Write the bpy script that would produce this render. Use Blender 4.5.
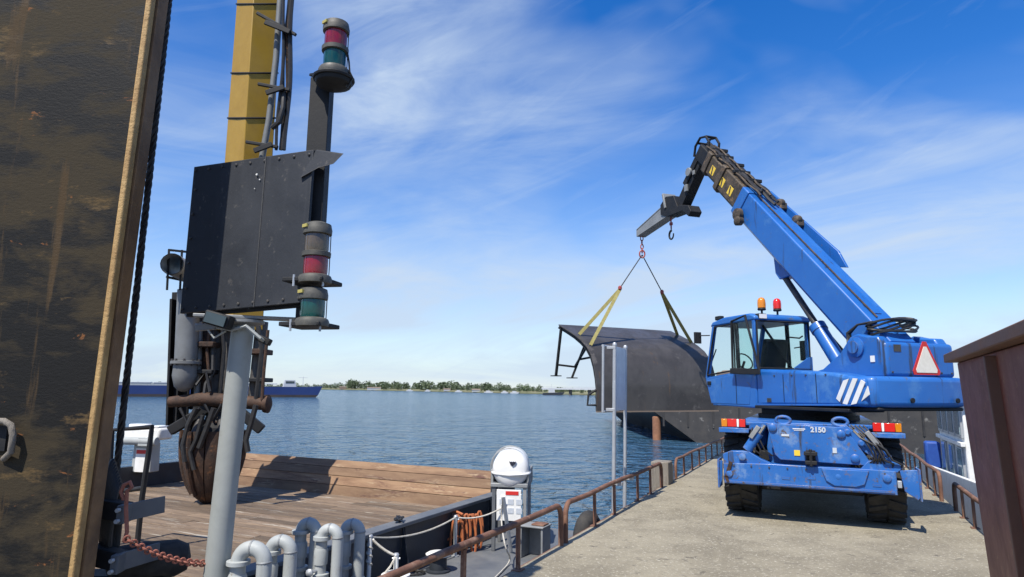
import bpy, bmesh, math, random
from mathutils import Vector, Matrix, noise
random.seed(7)
R = math.radians
V = Vector
for o in list(bpy.data.objects): bpy.data.objects.remove(o)
scn = bpy.context.scene
COL = scn.collection

# ------------------------------------------------------------------ camera
FPX, CAMZ = 640.0, 1.8
PITCH, ROLL = math.atan(100.5/FPX), R(0.6)
cam_d = bpy.data.cameras.new('camera'); cam = bpy.data.objects.new('camera', cam_d); COL.objects.link(cam)
cam_d.sensor_width = 36; cam_d.lens = FPX/1024*36; cam_d.clip_start = .05; cam_d.clip_end = 20000
CR = Matrix.Rotation(math.pi/2+PITCH, 3, 'X') @ Matrix.Rotation(ROLL, 3, 'Z')
cam.matrix_world = Matrix.Translation((0, 0, CAMZ)) @ CR.to_4x4()
scn.camera = cam
scn.render.resolution_x, scn.render.resolution_y = 1024, 577

# ------------------------------------------------------------------ sky, sun, exposure
SUN_AZ, SUN_EL = 213.0, 57.0          # degrees clockwise from +Y (straight ahead); behind and left of the camera
w = bpy.data.worlds.new('World'); scn.world = w; w.use_nodes = True
nt = w.node_tree; N = nt.nodes; L = nt.links; N.clear()
def nd(t, **k):
    n = N.new(t)
    for a, b in k.items(): setattr(n, a, b)
    return n
def mth(op, a, b=None, c=None, clamp=False):
    n = nd('ShaderNodeMath', operation=op, use_clamp=clamp)
    for i, q in enumerate((a, b, c)):
        if q is None: continue
        if isinstance(q, (int, float)): n.inputs[i].default_value = q
        else: L.new(q, n.inputs[i])
    return n.outputs[0]
def ramp(src, stops):
    n = nd('ShaderNodeValToRGB'); e = n.color_ramp.elements
    e[0].position, e[1].position = stops[0][0], stops[-1][0]
    e[0].color = (stops[0][1],)*3+(1,); e[1].color = (stops[-1][1],)*3+(1,)
    for p, v in stops[1:-1]:
        q = e.new(p); q.color = (v, v, v, 1)
    L.new(src, n.inputs[0]); return n.outputs[0]
sky = nd('ShaderNodeTexSky', sky_type='NISHITA', sun_disc=False, sun_elevation=R(SUN_EL), sun_rotation=R(SUN_AZ),
         air_density=1.0, dust_density=.15, ozone_density=2.2, altitude=0)
hs = nd('ShaderNodeHueSaturation'); hs.inputs['Saturation'].default_value = 1.42; hs.inputs['Hue'].default_value = .513; hs.inputs['Value'].default_value = .95
L.new(sky.outputs[0], hs.inputs['Color'])
tc = nd('ShaderNodeTexCoord'); sp = nd('ShaderNodeSeparateXYZ'); L.new(tc.outputs['Generated'], sp.inputs[0])
def cloud(rot, sx, sz, scale, detail, rough, dist, off):       # fibres lie along the direction tilted by rot from level
    m = nd('ShaderNodeMapping', vector_type='TEXTURE'); m.inputs['Rotation'].default_value = (0, R(-rot), 0); m.inputs['Scale'].default_value = (1/sx, 1, 1/sz)
    m.inputs['Location'].default_value = (off, off*.7, off*.3)
    L.new(tc.outputs['Generated'], m.inputs[0])
    n = nd('ShaderNodeTexNoise'); n.inputs['Scale'].default_value = scale; n.inputs['Detail'].default_value = detail
    n.inputs['Roughness'].default_value = rough; n.inputs['Distortion'].default_value = dist
    L.new(m.outputs[0], n.inputs['Vector']); return n.outputs['Fac']
big = ramp(cloud(5, .8, 1.9, 2.1, 4, .5, .5, 5.9), [(.38, 0), (.68, 1)])
fib = ramp(cloud(6, .55, 2.6, 3.2, 13, .63, 1.5, 8.3), [(.30, 0), (.70, 1)])
fin = ramp(cloud(24, .45, 4.2, 3.4, 12, .62, 1.4, 2.9), [(.55, 0), (.82, 1)])
cm = mth('ADD', mth('MULTIPLY', big, mth('ADD', mth('MULTIPLY', fib, .75), .22)), mth('MULTIPLY', fin, .20))
low = ramp(sp.outputs[2], [(0.0, 1.0), (.05, .90), (.12, .58), (.25, .22), (.42, 0)])
cm = mth('ADD', cm, mth('MULTIPLY', low, mth('ADD', mth('MULTIPLY', fib, .4), .75)))
cm = mth('MINIMUM', mth('MULTIPLY', cm, .90), .92)
mx = nd('ShaderNodeMix', data_type='RGBA'); L.new(cm, mx.inputs['Factor']); L.new(hs.outputs[0], mx.inputs[6])
mx.inputs[7].default_value = (3.0, 3.65, 4.55, 1)
bg = nd('ShaderNodeBackground'); bg.inputs['Strength'].default_value = .15
L.new(mx.outputs[2], bg.inputs['Color'])
wo = nd('ShaderNodeOutputWorld'); L.new(bg.outputs[0], wo.inputs[0])
sun_d = bpy.data.lights.new('sun', 'SUN'); sun = bpy.data.objects.new('sun', sun_d); COL.objects.link(sun)
sun_d.energy = 5.0; sun_d.angle = R(.5); sun_d.color = (1, .94, .84)
sdir = V((math.sin(R(SUN_AZ))*math.cos(R(SUN_EL)), math.cos(R(SUN_AZ))*math.cos(R(SUN_EL)), math.sin(R(SUN_EL))))
sun.rotation_euler = sdir.to_track_quat('Z', 'Y').to_euler(); sun.location = (-20, -30, 40)
vs = scn.view_settings; vs.view_transform = 'Standard'; vs.look = 'None'; vs.exposure = 0.4; vs.gamma = 1; vs.use_curve_mapping = False

# ------------------------------------------------------------------ helpers
def ray(x, y): return CR @ V(((x-512)/FPX, -(y-288.5)/FPX, -1))
def at(x, y, Y): v = ray(x, y); return V((0, 0, CAMZ)) + v*(Y/v.y)
def gz(x, y, z): v = ray(x, y); return V((0, 0, CAMZ)) + v*((z-CAMZ)/v.z)
def frame(x, y, az, z=0): return Matrix.Translation((x, y, z)) @ Matrix.Rotation(-R(az), 4, 'Z')
I4 = Matrix.Identity(4)
FP = frame(0, 0, 26)                      # pier frame: x = across (right), y = along
def pier_xy(p): return FP.inverted() @ p
WM = {}
class MB:
    def __init__(s, F=I4): s.v = []; s.f = []; s.F = F
    def pt(s, p): s.v.append(tuple(s.F @ V(p))); return len(s.v)-1
    def face(s, ids): s.f.append(tuple(ids))
    def box(s, c, d, rot=None):
        c = V(c); ids = []
        for sx in (-.5, .5):
            for sy in (-.5, .5):
                for sz in (-.5, .5):
                    q = V((sx*d[0], sy*d[1], sz*d[2]))
                    if rot is not None: q = rot @ q
                    ids.append(s.pt(c+q))
        for a in ((0, 1, 3, 2), (4, 6, 7, 5), (0, 4, 5, 1), (2, 3, 7, 6), (0, 2, 6, 4), (1, 5, 7, 3)): s.face([ids[i] for i in a])
        return s
    def bar(s, a, b, wd, ht, up=(0, 0, 1)):          # rectangular bar from a to b
        a, b = V(a), V(b); y = (b-a).normalized(); x = y.cross(V(up))
        if x.length < 1e-4: x = y.cross(V((1, 0, 0)))
        x.normalize(); z = x.cross(y)
        m = Matrix((x, y, z)).transposed()
        return s.box((a+b)/2, (wd, (b-a).length, ht), m)
    def prism(s, poly, vec):
        a = [s.pt(p) for p in poly]; b = [s.pt(V(p)+V(vec)) for p in poly]; n = len(poly)
        s.face(a[::-1]); s.face(b)
        for i in range(n): s.face((a[i], a[(i+1) % n], b[(i+1) % n], b[i]))
        return s
    def tube(s, pts, r, n=8, caps=True, closed=False):
        pts = [V(p) for p in pts]; m = len(pts); rs = r if isinstance(r, (list, tuple)) else [r]*m
        rings = []; ref = None
        for i, p in enumerate(pts):
            if closed: t = pts[(i+1) % m]-pts[i-1]
            else: t = pts[min(i+1, m-1)]-pts[max(i-1, 0)]
            t.normalize()
            if ref is None:
                ref = t.cross(V((0, 0, 1)))
                if ref.length < .05: ref = t.cross(V((1, 0, 0)))
            ref = (ref - t*ref.dot(t)).normalized(); bn = t.cross(ref)
            rings.append([s.pt(p + (ref*math.cos(2*math.pi*k/n) + bn*math.sin(2*math.pi*k/n))*rs[i]) for k in range(n)])
        for i in range(m if closed else m-1):
            A, B = rings[i], rings[(i+1) % m]
            for k in range(n): s.face((A[k], A[(k+1) % n], B[(k+1) % n], B[k]))
        if caps and not closed: s.face(rings[0][::-1]); s.face(rings[-1])
        return s
    def cyl(s, a, b, r0, r1=None, n=16): return s.tube([a, b], [r0, r0 if r1 is None else r1], n)
    def lathe(s, prof, o, ax=(0, 0, 1), n=20):        # prof: (radius, height along ax)
        o = V(o); ax = V(ax).normalized(); x = ax.cross(V((0, 0, 1)))
        if x.length < .05: x = V((1, 0, 0))
        x.normalize(); y = ax.cross(x); rings = []
        for r, h in prof: rings.append([s.pt(o+ax*h+(x*math.cos(2*math.pi*k/n)+y*math.sin(2*math.pi*k/n))*max(r, 1e-4)) for k in range(n)])
        for A, B in zip(rings, rings[1:]):
            for k in range(n): s.face((A[k], A[(k+1) % n], B[(k+1) % n], B[k]))
        s.face(rings[0][::-1]); s.face(rings[-1]); return s
    def sheet(s, fn, nu, nv, th=0, nrm=None):         # open surface, optional thickness along nrm(u,v)
        g = [[s.pt(fn(i/nu, j/nv)) for j in range(nv+1)] for i in range(nu+1)]
        for i in range(nu):
            for j in range(nv): s.face((g[i][j], g[i+1][j], g[i+1][j+1], g[i][j+1]))
        if th:
            h = [[s.pt(V(fn(i/nu, j/nv))-V(nrm(i/nu, j/nv))*th) for j in range(nv+1)] for i in range(nu+1)]
            for i in range(nu):
                for j in range(nv): s.face((h[i][j], h[i][j+1], h[i+1][j+1], h[i+1][j]))
            for i in range(nu):
                s.face((g[i][0], h[i][0], h[i+1][0], g[i+1][0])); s.face((g[i][nv], g[i+1][nv], h[i+1][nv], h[i][nv]))
            for j in range(nv):
                s.face((g[0][j], g[0][j+1], h[0][j+1], h[0][j])); s.face((g[nu][j], h[nu][j], h[nu][j+1], g[nu][j+1]))
        return s
    def build(s, name, m, parent=None, bevel=0, sm=40, seg=2, fix=True):
        Mw = WM.get(parent.name, I4) if parent else I4
        inv = Mw.inverted()
        me = bpy.data.meshes.new(name); me.from_pydata([inv @ V(p) for p in s.v], [], s.f)
        if fix:
            b = bmesh.new(); b.from_mesh(me); bmesh.ops.recalc_face_normals(b, faces=b.faces); b.to_mesh(me); b.free()
        me.materials.append(m)
        if sm:
            me.polygons.foreach_set('use_smooth', [True]*len(me.polygons)); me.set_sharp_from_angle(angle=R(sm))
        o = bpy.data.objects.new(name, me); COL.objects.link(o); o.parent = parent; WM[o.name] = Mw
        if bevel:
            bv = o.modifiers.new('bevel', 'BEVEL'); bv.width = bevel; bv.segments = seg; bv.limit_method = 'ANGLE'; bv.angle_limit = R(40)
        return o
def thing(name, label, cat, loc, rz=0, group=None):
    o = bpy.data.objects.new(name, None); COL.objects.link(o); o.location = loc; o.rotation_euler = (0, 0, rz); o.empty_display_size = .2
    WM[o.name] = Matrix.Translation(loc) @ Matrix.Rotation(rz, 4, 'Z')
    return tag(o, label, cat, group)
def tag(o, label, cat, group=None, kind=None):
    if label: o['label'] = label
    if cat: o['category'] = cat
    if group: o['group'] = group
    if kind: o['kind'] = kind
    return o
def solo(mb, name, m, label, cat, loc, group=None, bevel=0, sm=40, kind=None):   # one mesh thing with its origin at its base
    e = bpy.data.objects.new('tmp', None); WM['tmp_solo'] = Matrix.Translation(loc)
    class Pn: pass
    p = Pn(); p.name = 'tmp_solo'; bpy.data.objects.remove(e)
    inv = Matrix.Translation(loc).inverted(); mb.v = [tuple(inv @ V(q)) for q in mb.v]
    o = mb.build(name, m, None, bevel, sm); o.location = loc; WM[o.name] = Matrix.Translation(loc)
    return tag(o, label, cat, group, kind)
def link_copy(o, name=None):
    c = o.copy(); COL.objects.link(c); return c

# ------------------------------------------------------------------ materials
MATS = {}
def mat(name, c1, c2=None, scale=3., rough=.6, r2=None, metal=0., bump=0., bscale=30., stretch=(1, 1, 1), rust=None, lo=.35, hi=.65,
        coat=0., trans=0., alpha=1., emit=0., spec=.5, rand=0., ior=1.45, spots=None, edge=None, runs=None):
    m = bpy.data.materials.new(name); m.use_nodes = True; t = m.node_tree; n = t.nodes; l = t.links
    b = n['Principled BSDF']; MATS[name] = m
    b.inputs['Roughness'].default_value = rough; b.inputs['Metallic'].default_value = metal
    b.inputs['Specular IOR Level'].default_value = spec; b.inputs['Coat Weight'].default_value = coat; b.inputs['Coat Roughness'].default_value = .15
    b.inputs['Transmission Weight'].default_value = trans; b.inputs['Alpha'].default_value = alpha; b.inputs['IOR'].default_value = ior
    if emit: b.inputs['Emission Color'].default_value = (*c1, 1); b.inputs['Emission Strength'].default_value = emit
    b.inputs['Base Color'].default_value = (*c1, 1)
    if c2 is None and not bump and not rust: return m
    tx = n.new('ShaderNodeTexCoord'); mp = n.new('ShaderNodeMapping'); mp.inputs['Scale'].default_value = stretch
    l.new(tx.outputs['Object'], mp.inputs[0])
    oi = n.new('ShaderNodeObjectInfo')
    mu = n.new('ShaderNodeMath'); mu.operation = 'MULTIPLY'; mu.inputs[1].default_value = 37.
    l.new(oi.outputs['Random'], mu.inputs[0]); l.new(mu.outputs[0], mp.inputs['Location'])
    def nz(sc, det=8, ro=.62, dis=0):
        q = n.new('ShaderNodeTexNoise'); q.inputs['Scale'].default_value = sc; q.inputs['Detail'].default_value = det
        q.inputs['Roughness'].default_value = ro; q.inputs['Distortion'].default_value = dis
        l.new(mp.outputs[0], q.inputs['Vector']); return q.outputs['Fac']
    def rmp(src, a, c, inv=False):
        q = n.new('ShaderNodeMapRange'); q.inputs[1].default_value = a; q.inputs[2].default_value = c; q.clamp = True
        l.new(src, q.inputs[0]); return q.outputs[0]
    def mix(f, A, B):
        q = n.new('ShaderNodeMix'); q.data_type = 'RGBA'; l.new(f, q.inputs[0])
        for k, X in ((6, A), (7, B)):
            if isinstance(X, tuple): q.inputs[k].default_value = (*X, 1)
            else: l.new(X, q.inputs[k])
        return q.outputs[2]
    col = c1
    if c2 is not None:
        f = rmp(nz(scale, 10, .65, .3), lo, hi); col = mix(f, c1, c2)
        if r2 is not None:
            q = n.new('ShaderNodeMapRange'); l.new(f, q.inputs[0]); q.inputs[3].default_value = rough; q.inputs[4].default_value = r2
            l.new(q.outputs[0], b.inputs['Roughness'])
    if spots:
        sc, a, c, cl = spots; col = mix(rmp(nz(sc, 12, .7), a, c), col if not isinstance(col, tuple) else col, cl)
    if rust:
        cl, sc, a, c = rust; col = mix(rmp(nz(sc, 12, .72, .6), a, c), col, cl)
    if runs:                                    # vertical stain runs: noise stretched along z
        cl, sc, a, c = runs; m2 = n.new('ShaderNodeMapping'); m2.inputs['Scale'].default_value = (1, 1, .09); l.new(tx.outputs['Object'], m2.inputs[0])
        q = n.new('ShaderNodeTexNoise'); q.inputs['Scale'].default_value = sc; q.inputs['Detail'].default_value = 9; q.inputs['Roughness'].default_value = .65
        l.new(m2.outputs[0], q.inputs['Vector']); col = mix(rmp(q.outputs['Fac'], a, c), col, cl)
    if edge:                                    # chipped paint along edges
        cl, rad, am = edge; bv = n.new('ShaderNodeBevel'); bv.samples = 4; bv.inputs['Radius'].default_value = rad
        g = n.new('ShaderNodeNewGeometry'); dt = n.new('ShaderNodeVectorMath'); dt.operation = 'DOT_PRODUCT'
        l.new(bv.outputs[0], dt.inputs[0]); l.new(g.outputs['Normal'], dt.inputs[1])
        e1 = n.new('ShaderNodeMath'); e1.operation = 'SUBTRACT'; e1.inputs[0].default_value = 1.0; l.new(dt.outputs['Value'], e1.inputs[1])
        e2 = n.new('ShaderNodeMath'); e2.operation = 'MULTIPLY_ADD'; l.new(nz(16, 8, .7), e2.inputs[0]); e2.inputs[1].default_value = 1.0; l.new(e1.outputs[0], e2.inputs[2])
        col = mix(rmp(e2.outputs[0], .62-am, .74-am), col, cl)
    if rand:
        q = n.new('ShaderNodeHueSaturation'); r = n.new('ShaderNodeMapRange'); l.new(oi.outputs['Random'], r.inputs[0])
        r.inputs[3].default_value = 1-rand; r.inputs[4].default_value = 1+rand; l.new(r.outputs[0], q.inputs['Value'])
        if isinstance(col, tuple): q.inputs['Color'].default_value = (*col, 1)
        else: l.new(col, q.inputs['Color'])
        col = q.outputs[0]
    if not isinstance(col, tuple): l.new(col, b.inputs['Base Color'])
    if bump:
        q = n.new('ShaderNodeBump'); q.inputs['Strength'].default_value = bump; q.inputs['Distance'].default_value = .02
        l.new(nz(bscale, 10, .65), q.inputs['Height']); l.new(q.outputs[0], b.inputs['Normal'])
    return m
RUST = (.16, .06, .025)
mat('blue_paint', (.011, .105, .385), (.020, .13, .42), 1.6, .36, .5, coat=.3, bump=.05, bscale=9, rust=((.085, .10, .13), 5.5, .615, .67), spots=(1.7, .56, .68, (.055, .18, .44)), runs=((.025, .045, .10), 7, .60, .68), edge=((.10, .10, .11), .02, .0))
mat('blue_dirty', (.011, .105, .37), (.024, .13, .40), 2.6, .42, .6, coat=.15, bump=.12, bscale=14, rust=((.085, .065, .05), 8, .60, .65), spots=(2.6, .55, .63, (.11, .21, .42)), runs=((.03, .04, .07), 8, .58, .66), edge=((.14, .10, .075), .025, .04))
mat('rubber', (.018, .018, .019), (.05, .046, .04), 6, .85, bump=.3, bscale=60)
mat('black_steel', (.010, .011, .013), (.022, .022, .023), 4, .55, .7, bump=.08, bscale=30, spec=.35, rust=((.06, .04, .028), 6, .66, .76))
mat('board_grey', (.020, .0225, .028), (.030, .034, .042), 2.2, .55, .7, bump=.08, bscale=35, spec=.4, spots=(40, .68, .74, (.12, .12, .125)), runs=((.035, .038, .045), 9, .55, .75), edge=((.09, .085, .08), .012, .02))
mat('board_black', (.008, .010, .016), (.013, .015, .022), 3, .75, bump=.05)
mat('grease_brown', (.10, .075, .05), (.03, .026, .022), 6, .55, .75, bump=.3, bscale=18, rust=((.20, .13, .07), 9, .55, .66))
mat('dark_metal', (.05, .05, .052), (.11, .10, .09), 7, .45, .65, metal=.4, bump=.15)
mat('grey_steel', (.30, .31, .31), (.22, .23, .235), 3, .5, .6, metal=.25, bump=.08, rust=((.20, .13, .08), 6, .66, .76))
mat('grey_paint', (.38, .40, .395), (.31, .33, .325), 2.5, .5, .6, bump=.06, rust=((.22, .18, .13), 7, .62, .74), runs=((.26, .26, .24), 9, .56, .72))
mat('pole_grey', (.31, .325, .31), (.25, .265, .25), 2.5, .5, .6, bump=.06, spots=(4, .58, .72, (.22, .21, .17)), rust=((.19, .14, .09), 5, .66, .76))
mat('accumulator_grey', (.17, .18, .185), (.13, .135, .135), 3, .5, .6, bump=.06, rust=((.14, .09, .055), 6, .63, .74))
mat('galv', (.48, .50, .52), (.38, .40, .42), 5, .38, .55, metal=.45, bump=.04)
mat('chrome', (.75, .75, .76), None, rough=.15, metal=1)
mat('concrete', (.275, .244, .176), (.195, .171, .122), 1.6, .92, bump=1.0, bscale=15, lo=.40, hi=.60, spots=(26, .565, .61, (.42, .39, .31)), rust=((.115, .10, .075), 6.5, .585, .645), runs=None)
mat('concrete_side', (.23, .21, .17), (.14, .12, .09), 2, .9, bump=.5)
mat('rail_rust', (.20, .10, .062), (.115, .055, .035), 6, .65, .8, bump=.25, bscale=60, spots=(5, .55, .66, (.26, .16, .11)))
mat('deck_wood', (.215, .155, .102), (.115, .080, .054), 1.8, .85, bump=.6, bscale=10, stretch=(1, 9, 9), rand=.38, spots=(.9, .57, .64, (.34, .30, .24)), rust=((.055, .038, .028), 1.3, .585, .65))
mat('bulwark_wood', (.27, .17, .098), (.165, .095, .055), 1.2, .8, bump=.5, bscale=10, stretch=(1, 5, 5), rand=.28, spots=(1.0, .56, .64, (.36, .265, .165)), rust=((.105, .05, .036), 1.0, .55, .63))
mat('hull_black', (.018, .022, .03), (.034, .04, .05), 2.5, .45, .6, bump=.1, rust=((.11, .10, .085), 6, .68, .76))
mat('deck_steel', (.085, .095, .11), (.14, .145, .15), 2.5, .55, .7, bump=.12, rust=((.17, .11, .07), 4, .66, .76))
mat('spud_plate', (.010, .0095, .0085), (.040, .031, .018), 2.4, .6, .8, bump=.22, bscale=45, lo=.45, hi=.57, stretch=(.7, 1, 1.7), spec=.25, spots=(2.3, .575, .635, (.100, .066, .029)), runs=((.062, .040, .019), 4.5, .60, .66), rust=((.19, .078, .027), 4.2, .635, .67))
mat('spud_edge', (.46, .30, .12), (.32, .19, .075), 6, .6, .75, bump=.5, bscale=35)
mat('spud_side', (.24, .135, .06), (.12, .07, .038), 2, .65, .8, bump=.3, spots=(3, .55, .7, (.27, .16, .07)))
mat('rust_heavy', (.075, .037, .020), (.024, .017, .014), 4, .7, .85, bump=.5, bscale=25, spots=(5, .58, .7, (.20, .085, .032)))
mat('yellow_paint', (.36, .215, .014), (.30, .175, .013), 2, .42, .55, coat=.1, bump=.04, spots=(4, .64, .78, (.28, .18, .05)))
mat('brown_paint', (.19, .055, .034), (.13, .040, .026), 3, .5, .65, bump=.12, bscale=14, rust=((.24, .095, .045), 6, .60, .66), runs=((.07, .028, .02), 7, .58, .66), edge=((.26, .13, .07), .02, .05))
mat('cap_paint', (.12, .062, .045), (.16, .08, .05), 4, .6, .7, bump=.15)
mat('load_steel', (.072, .066, .062), (.046, .043, .042), 1.3, .36, .5, metal=.1, bump=.06, bscale=9, lo=.42, hi=.58, spots=(1.0, .58, .63, (.11, .102, .096)), runs=((.10, .07, .048), 5, .62, .68), edge=((.15, .12, .10), .015, .0))
mat('white_paint', (.78, .78, .76), (.66, .66, .63), 4, .4, .55, bump=.03, spots=(6, .66, .78, (.5, .46, .38)))
mat('white_plastic', (.80, .80, .79), (.72, .72, .70), 3, .28, .4, coat=.2)
mat('sign_red', (.55, .03, .025), None, rough=.4)
mat('sign_cream', (.80, .74, .62), (.72, .66, .55), 20, .5)
mat('sign_yellow', (.75, .52, .05), None, rough=.4)
mat('ink', (.02, .022, .04), None, rough=.5)
mat('glass_clear', (.82, .93, .90), None, rough=.02, trans=1.0, ior=1.12)
mat('glass_window', (.05, .07, .08), (.03, .045, .05), 2, .08, spec=.7)
mat('lens_red', (.30, .008, .018), (.17, .005, .012), 14, .12, trans=.25, coat=.6)
mat('lens_green', (.005, .085, .066), (.003, .045, .037), 14, .12, trans=.25, coat=.6)
mat('lens_smoke', (.14, .10, .06), (.07, .055, .04), 14, .15, trans=.3, coat=.6)
mat('lens_amber', (.75, .25, .01), None, rough=.15, trans=.2, coat=.5)
mat('lens_tail', (.62, .02, .015), None, rough=.18, coat=.6)
mat('lens_white', (.8, .78, .76), None, rough=.15, coat=.5)
mat('lamp_housing', (.055, .055, .05), (.10, .095, .08), 12, .45, .65, bump=.1)
mat('brass_label', (.50, .42, .12), None, rough=.45, metal=.3)
mat('hose_orange', (.50, .16, .055), (.36, .11, .045), 8, .55, .7, bump=.1)
mat('hose_black', (.014, .014, .015), (.03, .028, .026), 9, .5)
mat('rope_white', (.55, .53, .48), (.40, .37, .31), 20, .85, bump=.3, bscale=120)
mat('wire_rope', (.018, .018, .02), (.045, .042, .04), 14, .5, .7, metal=.3)
mat('chain_rust', (.34, .12, .08), (.19, .07, .048), 12, .65, .8, bump=.3)
mat('webbing', (.30, .27, .10), (.22, .19, .06), 12, .8)
mat('shackle_red', (.40, .07, .06), (.25, .05, .045), 15, .5)
mat('wood_grey', (.26, .235, .20), (.16, .14, .115), 4, .85, bump=.6, bscale=20, stretch=(6, 6, 1))
mat('pile_rust', (.30, .14, .075), (.20, .095, .055), 3, .75, bump=.2)
mat('barge_blue', (.013, .032, .13), (.02, .045, .16), .05, .5, .6, spots=(.12, .6, .75, (.06, .07, .13)))
mat('barge_band', (.03, .028, .035), (.06, .045, .04), .2, .7)
mat('far_white', (.46, .48, .50), None, rough=.7)
mat('far_brown', (.22, .17, .13), None, rough=.8)
mat('leaf', (.075, .115, .055), (.13, .165, .085), .06, .8, rand=.25)
mat('bark', (.09, .07, .05), None, rough=.9)
mat('shore', (.14, .16, .07), (.22, .2, .12), .05, .9)
mat('stained_hull', (.030, .030, .032), (.055, .052, .05), 1.0, .7, .85, bump=.4, bscale=6, spots=(1.6, .585, .66, (.17, .165, .155)), rust=((.10, .06, .04), 2.2, .66, .75))
mat('cabin_glass', (.25, .34, .38), (.16, .23, .27), 2, .06, spec=.8)
mat('blue_tarp', (.015, .06, .30), (.02, .08, .34), 6, .6, bump=.3, bscale=8)
mat('panel_back', (.62, .66, .70), (.55, .58, .62), 5, .4, .5, metal=.3)
mat('silt', (.05, .055, .04), None, rough=1)
M = MATS

# water
def water_mat():
    m = bpy.data.materials.new('water'); m.use_nodes = True; t = m.node_tree; n = t.nodes; l = t.links; b = n['Principled BSDF']
    b.inputs['Base Color'].default_value = (.034, .088, .150, 1); b.inputs['Roughness'].default_value = .13; b.inputs['IOR'].default_value = 1.333
    g = n.new('ShaderNodeNewGeometry')
    def nz(sc, stretch, rot, det, dist):
        mp = n.new('ShaderNodeMapping'); mp.vector_type = 'TEXTURE'; mp.inputs['Scale'].default_value = (1/stretch[0], 1/stretch[1], 1); mp.inputs['Rotation'].default_value = (0, 0, R(rot))
        l.new(g.outputs['Position'], mp.inputs[0]); q = n.new('ShaderNodeTexNoise'); q.inputs['Scale'].default_value = sc
        q.inputs['Detail'].default_value = det; q.inputs['Roughness'].default_value = .55; q.inputs['Distortion'].default_value = dist
        l.new(mp.outputs[0], q.inputs['Vector']); return q.outputs['Fac']
    prev = None
    for sc, st, rot, det, dist, strn, dst in ((.13, (.75, 1.2, 1), 24, 2, .4, 1.0, 1.6), (.45, (.9, 1.1, 1), -24, 2.5, .7, 1.0, 1.9), (1.15, (.9, 1.1, 1), 17, 3, .8, 1.0, .72), (3.2, (.9, 1.1, 1), -20, 2, .4, 1.0, .12)):
        q = n.new('ShaderNodeBump'); q.inputs['Strength'].default_value = strn; q.inputs['Distance'].default_value = dst
        l.new(nz(sc, st, rot, det, dist), q.inputs['Height'])
        if prev: l.new(prev.outputs[0], q.inputs['Normal'])
        prev = q
    l.new(prev.outputs[0], b.inputs['Normal']); return m
WZ = -2.0
wm = MB(); wm.box((0, 4000, WZ-.5), (16000, 16000, 1)); o = wm.build('water', water_mat(), sm=0); o['kind'] = 'structure'

# ------------------------------------------------------------------ far shore
def shore_pt(x, D): p = at(x, 388, D); return V((p.x, p.y, 0))
SH = [(-400, 1700), (60, 1500), (330, 1000), (400, 820), (470, 660), (547, 520), (600, 450), (700, 420), (1100, 460), (1700, 700)]
SHP = [shore_pt(x, D) for x, D in SH]
sm_ = MB(); front = []; 
for p in SHP:
    d_ = V((p.x, p.y, 0)).normalized()
    front.append([sm_.pt((p.x, p.y, WZ-.6)), sm_.pt((p.x, p.y, WZ+.9)), sm_.pt((p.x+d_.x*40, p.y+d_.y*40, WZ+2.2)), sm_.pt((p.x+d_.x*900, p.y+d_.y*900, WZ+3))])
for A, B in zip(front, front[1:]):
    for k in range(3): sm_.face((A[k], B[k], B[k+1], A[k+1]))
o = sm_.build('far_shore', M['shore'], sm=0); o['kind'] = 'structure'
def shore_at(x):                                       # point of the shoreline along the bearing of column x
    for (xa, Da), (xb, Db) in zip(SH, SH[1:]):
        if xa <= x <= xb: f = (x-xa)/(xb-xa); return shore_pt(x, 1/((1-f)/Da+f/Db))
def crown(mb, c, rx, rz, n, ls, rng):
    for i in range(n):
        while 1:
            q = V((rng.uniform(-1, 1), rng.uniform(-1, 1), rng.uniform(-1, 1)))
            if q.length < 1 and rng.random() < .35+q.length: break
        k = 1+.35*noise.noise(q*2.1+V(c)*.13)
        p = V(c)+V((q.x*rx*k, q.y*rx*k, q.z*rz*k)); s_ = ls*rng.uniform(.6, 1.3)
        a = V((rng.gauss(0, 1), rng.gauss(0, 1), rng.gauss(0, 1))).normalized(); b = a.orthogonal().normalized()
        if rng.random() < .5: b = a.cross(b)
        mb.face([mb.pt(p+a*s_), mb.pt(p+b*s_), mb.pt(p-a*s_), mb.pt(p-b*s_)])
rng = random.Random(3)
wood = MB()
x = 95.
while x < 640:
    b = shore_at(x); D = b.length; dd = b.normalized()
    h = (8.5+6*noise.noise(V((x*.06, 2, 0)))+rng.uniform(-3.5, 3.5))*(D/760)**.75; h = max(h, 3.5)
    if x < 338: h *= .55
    if 540 < x < 640: h *= .42
    if 497 < x < 535: h *= .55
    for k in range(2):
        c = b+dd*rng.uniform(12, 60); crown(wood, (c.x, c.y, WZ+1.5+h*.5), h*.62*rng.uniform(.55, 1.1), h*.5, 80, h*.085, rng)
    x += rng.uniform(1.8, 3.6)
o = wood.build('far_wood', M['leaf'], sm=0, fix=False); tag(o, 'low green belt of woodland along the far shore', 'woodland', kind='stuff')
TREES = ((335, 6, 'small round tree at the very left end of the far tree line'), (352, 9, 'tall round tree near the left end of the far tree line, second from the left'),
         (385, 8, 'round tree on the far shore just right of the long pale building'), (398, 8.5, 'tree on the far shore, right neighbour of the one by the pale building'),
         (500, 10, 'tallest round tree in the loose group right of centre on the far shore'), (506, 8.5, 'slimmer tree close right of the tallest one on the far shore'),
         (520, 9.5, 'left tree of the last tall pair before the bridge on the far shore'), (527, 9, 'right tree of the last tall pair before the bridge on the far shore'),
         (560, 7, 'low tree behind the left part of the far bridge'), (582, 6, 'small tree behind the far bridge, beside the hanging hull plate'))
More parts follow.
